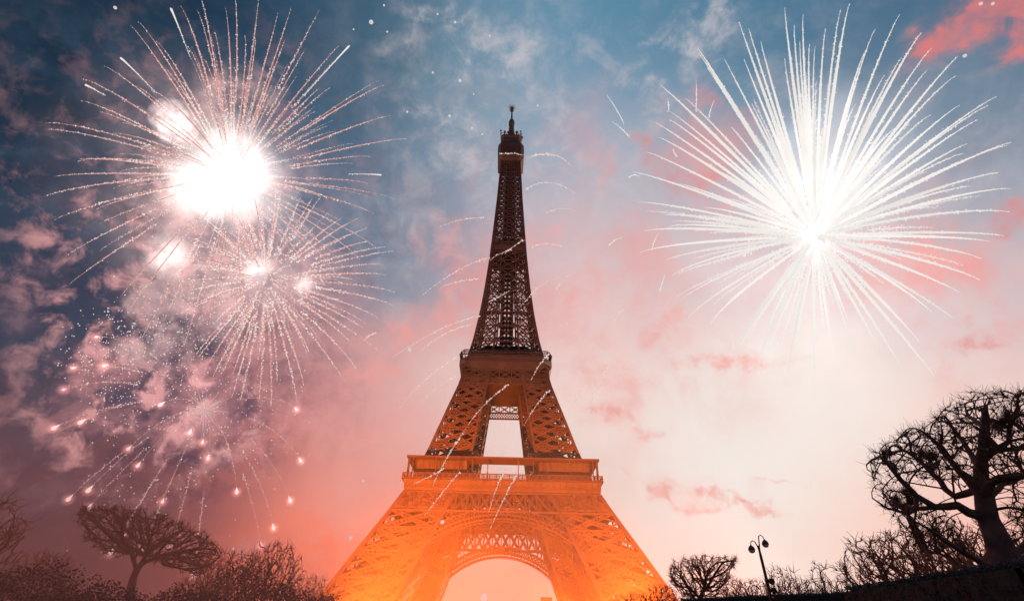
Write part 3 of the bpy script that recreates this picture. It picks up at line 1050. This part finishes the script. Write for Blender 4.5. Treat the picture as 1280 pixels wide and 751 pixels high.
# -- stray streaks round the white burst
STR = [((780, 155), (770, 134), (757, 117)), ((787, 172), (776, 158), (764, 152)), ((870, 140), (871, 118), (870, 98)), ((886, 148), (888, 135), (893, 125)), ((836, 140), (836, 128), (834, 122)),
       ((815, 312), (818, 298), (824, 291)), ((825, 365), (828, 350), (832, 343)), ((760, 308), (768, 298), (778, 297)), ((918, 438), (915, 424), (914, 412)), ((786, 222), (793, 216), (800, 221)), ((846, 196), (840, 188), (843, 185))]
st = empty('firework_burst', far(800, 200, 330), 'few short stray white sparks around the white firework', 'firework')
for pts in STR:
    p3 = [far(x, y, 330) for x, y in pts]
    P = np.array([tuple(p) for p in p3])
    t = np.linspace(0, 1, 9)[:, None]
    pth = (1 - t) ** 2 * P[0] + 2 * t * (1 - t) * P[1] + t * t * P[2]
    mb = MB()
    trail_mesh(mb, pth, 34, .36, .42, .25, 0, 0)
    mb.build('spark_trail', [SP_C], st, origin=st.location)

# -- faint willow trails falling in front of the tower
WIL = [((606, 272), (572, 272), (545, 286)), ((612, 322), (575, 330), (524, 372)), ((600, 348), (560, 352), (548, 362)), ((640, 312), (618, 318), (612, 326)), ((600, 395), (560, 400), (490, 447)),
       ((588, 405), (550, 415), (522, 442)), ((572, 445), (530, 470), (498, 512)), ((690, 440), (675, 450), (663, 477)), ((636, 480), (600, 505), (578, 542)), ((580, 540), (560, 565), (538, 612)), ((688, 487), (672, 500), (655, 532)),
       ((632, 588), (622, 600), (611, 640)), ((648, 590), (634, 612), (612, 662)), ((575, 590), (560, 605), (530, 645)), ((556, 585), (545, 592), (514, 606)), ((745, 480), (738, 500), (735, 520)), ((734, 480), (725, 490), (708, 522)), ((760, 457), (750, 480), (743, 516)),
       ((779, 386), (765, 400), (759, 423)), ((656, 238), (684, 216), (719, 242)), ((660, 198), (692, 184), (715, 208)), ((668, 194), (700, 190), (712, 205)), ((684, 266), (700, 256), (722, 264)), ((665, 308), (690, 300), (712, 312)),
       ((656, 378), (675, 350), (704, 346)), ((694, 362), (706, 344), (724, 339)), ((624, 193), (640, 190), (654, 194)), ((610, 378), (628, 368), (640, 362)), ((570, 470), (545, 482), (520, 510)), ((470, 415), (460, 420), (452, 428)), ((655, 300), (640, 308), (630, 318))]
wl = empty('firework_burst', far(650, 330, 150), 'faint dotted spark trails raining down across the iron tower', 'firework')
for pts in WIL:
    P = np.array([tuple(far(x, y, 150)) for x, y in pts])
    t = np.linspace(0, 1, 11)[:, None]
    pth = (1 - t) ** 2 * P[0] + 2 * t * (1 - t) * P[1] + t * t * P[2]
    mb = MB()
    L = math.hypot(pts[0][0] - pts[2][0], pts[0][1] - pts[2][1])
    trail_mesh(mb, pth, int(L * 1.0), .25, .18, .05, 0, 0)
    mb.build('spark_trail', [SP_F], wl, origin=wl.location)


# -- burst hearts, and their light on nearby smoke put in as emission
def flash(parent, c, loc, rad, m, name='glowing_core'):
    o = sphere_obj(name, m, Vector(loc) - Vector(c), rad if isinstance(rad, tuple) else (rad,) * 3, parent)
    return o


P1 = (1.0, .86, .80)
flash(b1, c1, far(290, 215, 380), 84 * px1, glow_volume('white_gas', P1, 0.12, 1.75, 3.0, .22, .68))
flash(b1, c1, far(275, 240, 385), 190 * px1, glow_volume('pink_halo', (1.0, .66, .6), 0.010, 1.5, 4.0, .36, .7), 'smoke_glow')
flash(b1, c1, far(248, 236, 378), 50 * px1, glow_volume('wing_gas', P1, 0.09, 1.5, 3.0, .25, .7))
flash(b1, c1, far(217, 152, 376), 27 * px1, glow_volume('puff_glow', (1.0, .80, .75), 0.14, .7, 2.2, .36, .6), 'smoke_puff')  # smoke lit by the burst, given a glow of its own
flash(b1, c1, far(212, 318, 376), 34 * px1, glow_volume('puff_glow_soft', (1.0, .80, .74), 0.12, 1.6, 2.0, .3, .62), 'smoke_puff')
flash(b2, c2, far(322, 334, 360), 24 * px2, glow_volume('core_gas', P1, .12, 1.4, 2.0, .3, .6))
flash(b2, c2, far(380, 355, 360), 18 * px2, glow_volume('side_puff_glow', P1, .13, 1.4, 2.0, .3, .6), 'smoke_puff')
flash(b2, c2, far(332, 350, 360), 130 * px2, glow_volume('rose_halo', (1.0, .62, .58), .008, 1.4, 3, .3, .7), 'smoke_glow')
flash(b3, c3, c3, 60 * px3, glow_volume('dull_halo', (1.0, .5, .5), .03, 1.6, 4, .3, .7), 'smoke_glow')
flash(b4, c4, far(1035, 215, 400), 120 * px4, glow_volume('cream_glow', (1.0, .95, .9), .013, 1.3, 3.2, .22, .68), 'smoke_glow')
flash(b4, c4, far(1020, 302, 400), 40 * px4, glow_volume('cream_core', (1.0, .95, .9), .05, 2.0))
flash(b4, c4, far(1020, 320, 405), 240 * px4, glow_volume('cream_halo', (1.0, .9, .84), .0028, 1.3, 3, .2, .7), 'smoke_glow')

# light the two largest bursts throw on the ironwork and trees
for par_, pos_, pw, col_ in ((b1, far(290, 222, 330), 2.5e5, (1, .72, .64)), (b4, far(1020, 290, 340), 4.5e5, (1, .88, .78))):
    l = bpy.data.lights.new('burst_light', 'POINT')
    l.energy, l.color, l.shadow_soft_size = pw, col_, 6.0
    lo = bpy.data.objects.new('burst_light', l)
    COL.objects.link(lo)
    lo.parent = par_
    lo.location = pos_ - par_.location

# drifting embers
EMB = [(575, 101, 2.0), (562, 145, 1.8), (569, 28, 1.5), (541, 91, 1.4), (590, 160, 1.5), (603, 168, 1.3), (672, 132, 1.2), (464, 28, 2.6), (480, 7, 1.2), (509, 140, 1.4), (442, 37, 1.0), (484, 40, 1.2),
       (708, 405, 2.0), (553, 652, 2.4), (438, 672, 2.0), (454, 601, 1.6), (1206, 70, 1.8), (1226, 5, 1.6), (1241, 5, 1.4), (144, 10, 1.6), (739, 515, 2.0), (512, 437, 2.4), (605, 746, 4), (612, 45, 1.2), (592, 118, 1.0), (547, 18, 1.2)]
eproto = None
for i, (x, y, s) in enumerate(EMB):
    d = 200 if y > 560 and 400 < x < 800 else 340
    if y > 560 and 400 < x < 800:
        d = 140
    rr = s * d / 700
    if eproto is None:
        mb = MB()
        mb.lathe([(.05, -1), (.62, -.75), (.98, -.15), (.9, .4), (.55, .8), (.05, 1.05)], n=10)
        o = mb.build('ember', emit('pale_ember', (.80, .78, .78), .8), smooth=True)
        eproto = o
    else:
        o = eproto.copy()
        COL.objects.link(o)
    o.location = far(x, y, d)
    o.scale = (rr, rr, rr * random.uniform(.9, 1.2))
    o.rotation_euler = (random.uniform(-.6, .6), random.uniform(-.6, .6), 0)
    tag(o, 'small round pale ember drifting in the smoky evening sky', 'ember', 'embers drifting in the sky')


# ------------------------------------------------------------------ trees
def colonize(seed_nodes, seed_par, attr, step, infl, kill, iters=70, bias=(0, 0, .12), inert=.55, jit=.12):
    nodes = [np.array(p, float) for p in seed_nodes]
    par = list(seed_par)
    A = np.asarray(attr, float)
    NA = np.array(nodes)
    d2 = ((A[:, None] - NA[None]) ** 2).sum(2)
    near, best = d2.argmin(1), d2.min(1)
    alive = np.ones(len(A), bool)
    bias = np.array(bias)
    for it in range(iters):
        sel = alive & (best < infl * infl)
        if not sel.any():
            break
        new = []
        idx = near[sel]
        pts = A[sel]
        for k in np.unique(idx):
            v = pts[idx == k] - nodes[k]
            ln = np.linalg.norm(v, axis=1, keepdims=True)
            d = (v / np.maximum(ln, 1e-6)).mean(0)
            d = d / max(np.linalg.norm(d), 1e-6) + bias + rng.normal(size=3) * jit
            if par[k] >= 0:
                q = nodes[k] - nodes[par[k]]
                d = d + inert * q / max(np.linalg.norm(q), 1e-6)
            d /= max(np.linalg.norm(d), 1e-6)
            new.append((k, nodes[k] + d * step))
        s0 = len(nodes)
        for k, p in new:
            nodes.append(p)
            par.append(k)
        NN = np.array(nodes[s0:])
        d2 = ((A[:, None] - NN[None]) ** 2).sum(2)
        a2, b2_ = d2.argmin(1), d2.min(1)
        up_ = b2_ < best
        near[up_] = a2[up_] + s0
        best[up_] = b2_[up_]
        alive &= best > kill * kill
    return np.array(nodes), par


def skin(nodes, par, r_tip, r_exp, thick, seed_r=None, twigs=2, twig_len=.5, twig_r=.02, knob=0.0, updir=.3, rmax=9):
    n = len(nodes)
    ch = [[] for _ in range(n)]
    for i, p in enumerate(par):
        if p >= 0:
            ch[p].append(i)
    rad = np.zeros(n)
    for i in range(n - 1, -1, -1):
        rad[i] = (sum(rad[c] ** r_exp for c in ch[i])) ** (1 / r_exp) if ch[i] else r_tip
    rad = np.minimum(rad, rmax)
    if seed_r is not None:
        for i, r in seed_r.items():
            rad[i] = max(r, min(rad[i], r * 1.15))
    tb, cb = MB(), MB()
    done = [False] * n
    order = sorted(range(n), key=lambda i: -rad[i])
    for i in order:
        if done[i]:
            continue
        chain = [i]
        done[i] = True
        while True:
            c = [k for k in ch[chain[-1]] if not done[k]]
            if not c:
                break
            k = max(c, key=lambda q: rad[q])
            done[k] = True
            chain.append(k)
        pts, rr = [nodes[k] for k in chain], [rad[k] for k in chain]
        if par[i] >= 0:
            pts.insert(0, nodes[par[i]])
            rr.insert(0, min(rr[0] * 1.25, rad[par[i]]))
        if len(pts) < 2:
            continue
        big = rr[0] > thick
        (tb if big else cb).tube(pts, rr, 8 if rr[0] > thick * 2 else (5 if big else 3))
        if knob and rr[-1] < thick:
            e = Vector(pts[-1])
            for _ in range(2):
                cb.octas([e + Vector(rng.normal(size=3)) * knob * .5], [knob * random.uniform(.6, 1.1)])
    for i in range(n):
        if rad[i] < thick * .8 and par[i] >= 0:
            d0 = Vector(nodes[i] - nodes[par[i]]).normalized()
            for _ in range(twigs if not ch[i] else random.choice((0, 1, 1))):
                d = (d0 * .6 + Vector(rng.normal(size=3)) * .55 + Vector((0, 0, updir))).normalized()
                L = twig_len * random.uniform(.4, 1.1)
                p = Vector(nodes[i])
                m = p + d * L * .5 + Vector(rng.normal(size=3)) * L * .08
                e = p + d * L + Vector(rng.normal(size=3)) * L * .15
                cb.tube([p, m, e], [twig_r, twig_r * .8, twig_r * .45], 3)
    return tb, cb


def tree_obj(name, label, cat, group, base, tb, cb, mt=None, mc=None):
    e = empty(name, base, label, cat, group)
    tb.build('trunk', mt or BARK, e, smooth=True, origin=base)
    cb.build('crown', mc or TWIG, e, origin=base)
    return e


def ell_cloud(n, c, r, shell=.0, zmin=-9e9):
    P = rng.normal(size=(n, 3))
    P /= np.linalg.norm(P, axis=1, keepdims=True)
    rr = (shell + (1 - shell) * rng.random(n)) ** (1 / 3 if not shell else 1)
    P = P * rr[:, None] * np.array(r) + np.array(c)
    return P[P[:, 2] > zmin]


def inpoly(x, y, poly):
    ins = False
    for i in range(len(poly)):
        (x1, y1), (x2, y2) = poly[i], poly[i - 1]
        if (y1 > y) != (y2 > y) and x < (x2 - x1) * (y - y1) / (y2 - y1) + x1:
            ins = not ins
    return ins


def poly_cloud(n, poly, dist, depth):
    """attractor points filling an outline at its real distance, depth metres deep"""
    xs, ys = [p[0] for p in poly], [p[1] for p in poly]
    out = []
    while len(out) < n:
        x, y = random.uniform(min(xs), max(xs)), random.uniform(min(ys), max(ys))
        if inpoly(x, y, poly):
            out.append(tuple(at(x, y, dist + random.uniform(-depth, depth))))
    return np.array(out)


def limb(nodes, par, start, pts, rads, seed_r, dists, step):
    """append a hand-laid limb from node index start through pixel points"""
    k = start
    prev = Vector(nodes[k])
    for (x, y), r, ds in zip(pts, rads, dists):
        q = at(x, y, ds)
        m = max(1, int((q - prev).length / step))
        r_prev = seed_r.get(k, r)
        for i in range(1, m + 1):
            f = i / m
            p = prev.lerp(q, f) + Vector(rng.normal(size=3)) * step * .08
            nodes.append(tuple(p))
            par.append(k)
            k = len(nodes) - 1
            seed_r[k] = r_prev * (1 - f) + r * f
        prev = Vector(nodes[k])
    return k


# -- large pollarded tree at the right
random.seed(11)
D0 = 33.0
b0 = at(1262, 751, D0)
base = Vector((b0.x + .9, b0.y, 0))
nodes, par, sr = [tuple(base)], [-1], {0: .95}
TP = [((1268, 751), .82), ((1264, 725), .72), ((1255, 694), .56), ((1244, 670), .47), ((1236, 648), .42), ((1229, 620), .37)]
k = 0
trunk_idx = []
for (x, y), r in TP:
    k = limb(nodes, par, k, [(x, y)], [r], sr, [D0], .45)
    trunk_idx.append(k)
kt = trunk_idx[-1]
k1 = limb(nodes, par, kt, [(1225, 600), (1226, 585), (1229, 560), (1232, 535), (1231, 512)], [.31, .27, .23, .19, .13], sr, [D0, D0, D0 - .4, D0 - .6, D0 - .8], .4)
LM = [  # start index, pixel path, radii, depth change
    (trunk_idx[4], [(1212, 640), (1197, 630), (1168, 632), (1146, 620), (1118, 590), (1099, 570), (1082, 579)], [.34, .3, .25, .22, .17, .11, .05], -2.5),
    (kt, [(1218, 613), (1193, 620), (1166, 592), (1142, 570), (1122, 556)], [.28, .25, .2, .15, .08], 2.0),
    (k1 - 8, [(1200, 588), (1179, 560), (1150, 538)], [.24, .18, .08], -1.2),
    (k1 - 6, [(1215, 568), (1197, 542), (1182, 520)], [.2, .15, .08], 2.0),
    (kt, [(1240, 602), (1262, 595), (1292, 590)], [.3, .27, .22], -1.5),
    (trunk_idx[5], [(1243, 618), (1252, 606), (1290, 592)], [.22, .2, .16], 2.5),
    (k1 - 3, [(1250, 563), (1273, 560), (1300, 540)], [.18, .16, .1], 1.0),
    (k1 - 2, [(1213, 520), (1205, 505)], [.12, .06], 1.5),
    (k1 - 5, [(1262, 550), (1268, 520), (1272, 498)], [.16, .13, .07], -1),
    (trunk_idx[2], [(1250, 714), (1222, 700), (1192, 682), (1166, 664), (1143, 650)], [.26, .2, .17, .13, .06], -3),
    (trunk_idx[2], [(1226, 712), (1200, 706), (1176, 690), (1150, 684)], [.16, .13, .1, .05], 2.5),
    (trunk_idx[2], [(1272, 690), (1290, 672), (1310, 640)], [.34, .3, .24], 1.5),
    (trunk_idx[1], [(1290, 700), (1320, 680)], [.5, .4], -1.5),
]
for s_, pts, rads, dz in LM:
    n_ = len(pts)
    e_ = limb(nodes, par, s_, pts, [r_ * .62 for r_ in rads], sr, [D0 + dz * (i + 1) / n_ for i in range(n_)], .4)
# thin low branch reaching out to the left
limb(nodes, par, [i for i in range(len(nodes)) if abs(proj(nodes[i])[0] - 1150) < 6 and abs(proj(nodes[i])[1] - 624) < 8][0], [(1146, 636), (1136, 641), (1108, 635), (1091, 623)], [.085, .07, .05, .03], sr, [D0 - 1.5, D0 - 1.8, D0 - 2.2, D0 - 2.5], .35)
hull = [(1078, 580), (1095, 566), (1120, 548), (1150, 534), (1172, 520), (1200, 502), (1222, 492), (1280, 489), (1340, 500), (1345, 600), (1300, 606), (1258, 600), (1236, 600), (1212, 610), (1180, 600), (1140, 600), (1100, 592)]
att = poly_cloud(1500, hull, D0, 3.0)
att2 = poly_cloud(300, [(1090, 600), (1180, 640), (1215, 690), (1150, 690), (1110, 640)], D0, 3.0)
att3 = poly_cloud(260, [(1245, 600), (1330, 600), (1330, 720), (1290, 710), (1258, 650)], D0 + 2, 3)
nd, pr = colonize(nodes, par, np.vstack([att, att2, att3]), .24, 3.0, .30, 60, bias=(0, 0, .3), inert=.9, jit=.05)
tb, cb = skin(nd, pr, .021, 2.05, .05, sr, twigs=7, twig_len=.55, twig_r=.009, knob=.06, updir=.5, rmax=.105)
tree_obj('pollarded_tree', 'large dark leafless pollarded tree with knobbly limbs at the right edge', 'tree', None, base, tb, cb)


def pollard(poly, trunk, tr_r, dist, depth, n, label, step, knob, twig_r, name='pollarded_tree', group=None, updir=.5, mc=None):
    b = at(trunk[0][0], trunk[0][1], dist)
    base = Vector((b.x, b.y, 0))
    nodes, par, sr = [tuple(base)], [-1], {0: tr_r[0] * 1.2}
    limb(nodes, par, 0, trunk, tr_r, sr, [dist] * len(trunk), step * 1.5)
    att = poly_cloud(n, poly, dist, depth)
    nd, pr = colonize(nodes, par, att, step, 40, step * 1.25, 80, bias=(0, 0, .2))
    tb, cb = skin(nd, pr, twig_r * 1.3, 2.2, .09, sr, twigs=7, twig_len=step * 1.6, twig_r=twig_r * .75, knob=knob, updir=updir, rmax=tr_r[-1] * .8)
    return tree_obj(name, label, 'tree', group, base, tb, cb, None, mc)


pollard([(95, 640), (130, 634), (190, 641), (225, 654), (258, 672), (278, 690), (268, 706), (250, 722), (228, 716), (195, 705), (170, 694), (140, 694), (112, 680), (102, 660)],
        [(164, 751), (163, 738), (168, 722), (176, 704)], [.4, .36, .3, .22], 60, 3.2, 2600, 'dark clipped tree with slanting flat top under falling stars at the left', .36, .0, .028)
pollard([(835, 716), (842, 706), (862, 698), (893, 697), (922, 698), (916, 712), (912, 728), (905, 744), (880, 751), (855, 748), (840, 732)],
        [(874, 760), (876, 748), (879, 738)], [.34, .28, .22], 75, 3.4, 2200, 'flat topped clipped bare tree right beside the tower foot', .42, .05, .03, mc=TWIG_LIT)


# -- loose bare trees, one prototype of each habit then copies
def bare_tree(h, w, n, step, seed, twig_r=.035, vase=.35):
    global rng
    rng = np.random.default_rng(seed)
    random.seed(seed)
    nodes, par, sr = [(0, 0, 0)], [-1], {0: h * .028}
    for i in range(1, 9):
        nodes.append((rng.normal() * .08, rng.normal() * .08, h * vase * i / 8))
        par.append(i - 1)
        sr[i] = h * (.026 - .001 * i)
    att = ell_cloud(n, (0, 0, h * .66), (w / 2, w / 2, h * .36))
    nd, pr = colonize(nodes, par, att, step, 30, step * 1.35, 60, bias=(0, 0, .22))
    return skin(nd, pr, twig_r * 1.2, 2.25, .1, sr, twigs=5, twig_len=step * 2.1, twig_r=twig_r, updir=.5, rmax=h * .02)


PROTO = {}
for key, a in {'round': (14, 11, 900, .52, 101), 'vase': (13, 8, 620, .52, 202), 'dense': (12, 12, 1100, .5, 303), 'slim': (13, 3.2, 220, .45, 404)}.items():
    tb, cb = bare_tree(*a)
    if key == 'slim':
        pass
    me = []
    for nm, m_, mm in (('trunk', tb, BARK), ('crown', cb, TWIG_LIT)):
        o = m_.build(nm, mm, None, smooth=(nm == 'trunk'))
        me.append(o.data)
        bpy.data.objects.remove(o)
    PROTO[key] = (me, a[0])
random.seed(99)


def plant(key, px, py, dist, label, group=None, name='bare_tree', wide=1.0):
    """bare tree whose top is seen at a pixel"""
    me, h0 = PROTO[key]
    top = at(px, py, dist)
    e = empty(name, (top.x, top.y, 0), label, 'tree', group)
    s = top.z / h0
    e.scale = (s * wide, s * wide, s)
    e.rotation_euler = (0, 0, random.uniform(0, 6.28))
    for nm, m_ in zip(('trunk', 'crown'), me):
        o = bpy.data.objects.new(nm, m_)
        COL.objects.link(o)
        o.parent = e
    return e


plant('round', 1093, 672, 62, 'leafless round headed tree behind the hedge, left of the large pollarded tree', wide=.95)
plant('dense', 1140, 668, 66, 'leafless tree half hidden behind the low limbs of the large pollarded tree')
plant('round', 1195, 655, 70, 'leafless tree seen between hedge and trunk of the large pollarded tree')
plant('dense', 1265, 660, 58, 'leafless tree behind the trunk of the large pollarded tree')
plant('slim', 1022, 702, 70, 'slim upright bare young tree standing between lamp post and hedge')
plant('vase', 975, 712, 84, 'spiky bare tree just right of the street lamp', wide=.9)
plant('dense', 1000, 728, 80, 'low bushy bare tree right of the spiky one by the street lamp')
plant('vase', 1048, 724, 76, 'low bare tree in front of the round headed tree')
plant('dense', 938, 728, 78, 'low bare tree just left of the street lamp', wide=.9)
plant('vase', 912, 722, 84, 'bare tree between flat topped clipped tree and street lamp', wide=.8)
plant('dense', 792, 744, 100, 'low bare tree before the right foot of the iron tower', wide=.7)
plant('dense', 828, 734, 96, 'low bare tree between tower foot and flat topped clipped tree', wide=.7)
# left side
plant('dense', 348, 682, 74, 'round bare tree glowing orange just left of the tower foot', wide=.6)
plant('vase', 300, 692, 76, 'thin bare tree between the slanting clipped tree and the tower foot')
plant('round', -34, 616, 52, 'dark bare tree cut off by the left edge')
plant('vase', 395, 722, 84, 'small bare tree nearest the left tower foot', wide=.8)
plant('dense', 62, 694, 62, 'dark bushy bare tree low at the far left', wide=.7)
plant('vase', 268, 705, 66, 'low bare tree under the tip of the slanting clipped tree')


# -- shrubs and hedge: leafy masses of small faces
def leafy(name, label, cat, c, r, n, size, m, group=None):
    mb = MB()
    P = rng.normal(size=(n, 3))
    P /= np.linalg.norm(P, axis=1, keepdims=True)
    lump = np.array([mnoise.noise(Vector(p) * 2.3 + Vector(c) * .1) for p in P])
    rr = (.55 + .45 * rng.random(n) ** .5) * (1 + .38 * lump)
    P = P * rr[:, None] * np.array(r)
    P = P[P[:, 2] > -r[2] * .95]
    for p in P:
        s = size * random.uniform(.6, 1.4)
        a = Vector(rng.normal(size=3)).normalized() * s
        b = a.orthogonal().normalized() * s * .6
        p = Vector(p)
        mb.quad(p - a, p - b, p + a, p + b)
    e = empty(name, (c[0], c[1], 0), label, cat, group)
    o = mb.build('foliage', m, e)
    o.location = (0, 0, c[2])
    tb = MB()
    for i in range(5):
        d = Vector(rng.normal(size=3))
        tb.tube([(d.x * .2, d.y * .2, 0), (d.x * .5, d.y * .5, c[2] * .6), (d.x * r[0] * .4, d.y * r[1] * .4, c[2] + r[2] * .3)], [.14, .1, .03], 5)
    tb.build('stem', BARK, e)
    return e


def shrub(px, py, dist, wpx, label, n=12000, size=.085):
    top = at(px, py, dist)
    w = wpx * dist / F_PX * .5 * 1.15
    rz = top.z * .5
    return leafy('shrub', label, 'shrub', (top.x, top.y, top.z - rz * 1.05), (w, w * .8, rz), n, size, HEDGE)


shrub(30, 702, 48, 150, 'wide dark shrub filling the lower left corner')
shrub(125, 734, 46, 120, 'dark shrub below the trunk of the slanting clipped tree')
shrub(235, 736, 48, 120, 'dark shrub under the right half of the slanting clipped tree')
shrub(318, 708, 54, 110, 'rounded dark shrub below the orange glowing bare tree')
shrub(385, 734, 58, 80, 'small dark shrub touching the left tower foot')


def hedge_wall(pts, thick, label, n=30000):
    """clipped hedge running along ground points, each with its own height"""
    mb = MB()
    base = pts[0][0]
    for (p, h), (q, h2) in zip(pts[:-1], pts[1:]):
        p, q = Vector(p), Vector(q)
        d = (q - p).normalized()
        s = d.cross(Vector((0, 0, 1))) * thick / 2
        a, b, c, e = p - s, q - s, q + s, p + s
        U = lambda v, z: Vector((v.x, v.y, z))
        mb.quad(U(a, 0), U(b, 0), U(b, h2 - .1), U(a, h - .1))
        mb.quad(U(e, 0), U(c, 0), U(c, h2 - .1), U(e, h - .1))
        mb.quad(U(a, h - .1), U(b, h2 - .1), U(c, h2 - .1), U(e, h - .1))
        mb.quad(U(a, 0), U(e, 0), U(e, h - .1), U(a, h - .1))
        m = int(n * (q - p).length / 20)
        for i in range(m):
            f = random.random()
            hh = h + (h2 - h) * f
            c0 = p.lerp(q, f)
            if random.random() < .4:
                pt = c0 + s * random.uniform(-1, 1)
                z = hh + random.uniform(-.12, .12) + .12 * mnoise.noise(Vector((f * 30, 0, 0)))
            else:
                pt = c0 - s * random.uniform(1.0, 1.14) * (1 if random.random() < .8 else -1)
                z = random.uniform(.2, hh)
            pt = Vector((pt.x, pt.y, z))
            A = Vector(rng.normal(size=3)).normalized() * random.uniform(.035, .085)
            B = A.orthogonal().normalized() * A.length * .7
            mb.quad(pt - A, pt - B, pt + A, pt + B)
    o = mb.build('clipped_hedge', HEDGE, origin=(base[0], base[1], 0))
    o.location = (base[0], base[1], 0)
    return tag(o, label, 'hedge')


def gpt(px, py, dist):
    q = at(px, py, dist)
    return (Vector((q.x, q.y, 0)), q.z)


hedge_wall([gpt(1072, 737, 38), gpt(1130, 729, 33), gpt(1190, 720, 29), gpt(1300, 705, 25), gpt(1460, 680, 23)], 1.6, 'tall dark clipped hedge in the lower right corner below the large pollarded tree')
hedge_wall([gpt(852, 750, 66), gpt(940, 746, 64), gpt(1075, 741, 60)], 1.6, 'low strip of dark hedge along the bottom edge by the street lamp')


# ------------------------------------------------------------------ street lamp
lt = at(946.5, 676, 39)
lb = Vector((lt.x, lt.y, 0))
lamp = empty('street_lamp', lb, 'dark double armed street lamp with two round globes standing among bare trees', 'street lamp')
mb = MB()
mb.lathe([(.22, 0), (.22, .3), (.15, .5), (.12, 1.2), (.10, 1.3), (.085, lt.z - .9), (.05, lt.z - .25)], n=12)
mb.build('post', LAMPM, lamp, smooth=True)
rx = Vector((rt.x, rt.y, 0)).normalized()
for s, top in ((-1, -.02), (1, .32)):
    e = Vector((0, 0, lt.z - .75))
    pts = [e, e + rx * (s * .06) + Vector((0, 0, .45)), e + rx * (s * .16) + Vector((0, 0, .72 + top)), e + rx * (s * .30) + Vector((0, 0, .80 + top)), e + rx * (s * .43) + Vector((0, 0, .70 + top)), e + rx * (s * .48) + Vector((0, 0, .5 + top))]
    mb = MB()
    mb.tube(pts, [.045, .04, .034, .03, .028, .028], 8)
    arm = mb.build('arm', LAMPM, lamp, smooth=True)
    gc = pts[-1] + Vector((0, 0, -.22))
    mb = MB()
    mb.lathe([(.04, .27), (.08, .21), (.155, .15), (.20, .05), (.21, -.02), (.215, -.05), (.2, -.06)], tuple(gc), 20)
    mb.build('lamp_hood', LAMPM, arm, smooth=True)
    mb = MB()
    mb.lathe([(.197, -.055), (.187, -.11), (.15, -.17), (.09, -.205), (.01, -.22)], tuple(gc), 20)
    mb.build('globe', GLOBE, arm, smooth=True)
for dz in (2.25, 2.75, 3.22):
    mb = MB()
    c = rx * .22 + Vector((0, 0, lt.z - dz))
    mb.bar(rx * .05 + Vector((0, 0, lt.z - dz)), c, .06)
    mb.tube([c + Vector((0, .2, .02)), c + Vector((0, .05, .0)), c + Vector((0, -.12, -.03)), c + Vector((0, -.2, -.05))], [.1, .14, .17, .19], 10, cap=True)
    mb.build('spotlight', LAMPM, lamp)

# lamp in the low trees left of it
l2 = at(938, 731, 52)
lp2 = empty('street_lamp', (l2.x, l2.y, 0), 'small hooked lamp post half hidden in the bare trees left of the double lamp', 'street lamp')
mb = MB()
mb.tube([(0, 0, 0), (0, 0, l2.z - .6)], [.1, .06], 8)
mb.build('post', LAMPM, lp2)
mb = MB()
e = Vector((0, 0, l2.z - .6))
mb.tube([e, e + Vector((0, 0, .4)), e + rx * .2 + Vector((0, 0, .6)), e + rx * .5 + Vector((0, 0, .55)), e + rx * .68 + Vector((0, 0, .3))], [.06, .05, .05, .045, .04], 8)
mb.build('arm', LAMPM, lp2)

# distant rooftop seen through the arch
q = at(683.5, 747.5, 640)
bd = empty('building', (q.x, q.y, 0), 'distant flat roofed building with a thin aerial, seen through the tower arch', 'building')
mb = MB()
mb.box(-5.5, 5.5, 0, 14, 0, q.z)
bw = mb.build('wall', ROOFM, bd)
mb = MB()
mb.box(-6, 6, -.6, 14.6, q.z + .004, q.z + 1.2)
rf = mb.build('roof', ROOFM, bd)
mb = MB()
mb.lathe([(.3, q.z + 1.2), (.22, q.z + 8), (.12, q.z + 15)], (0, 5, 0), 8)
mb.build('aerial', LAMPM, rf)
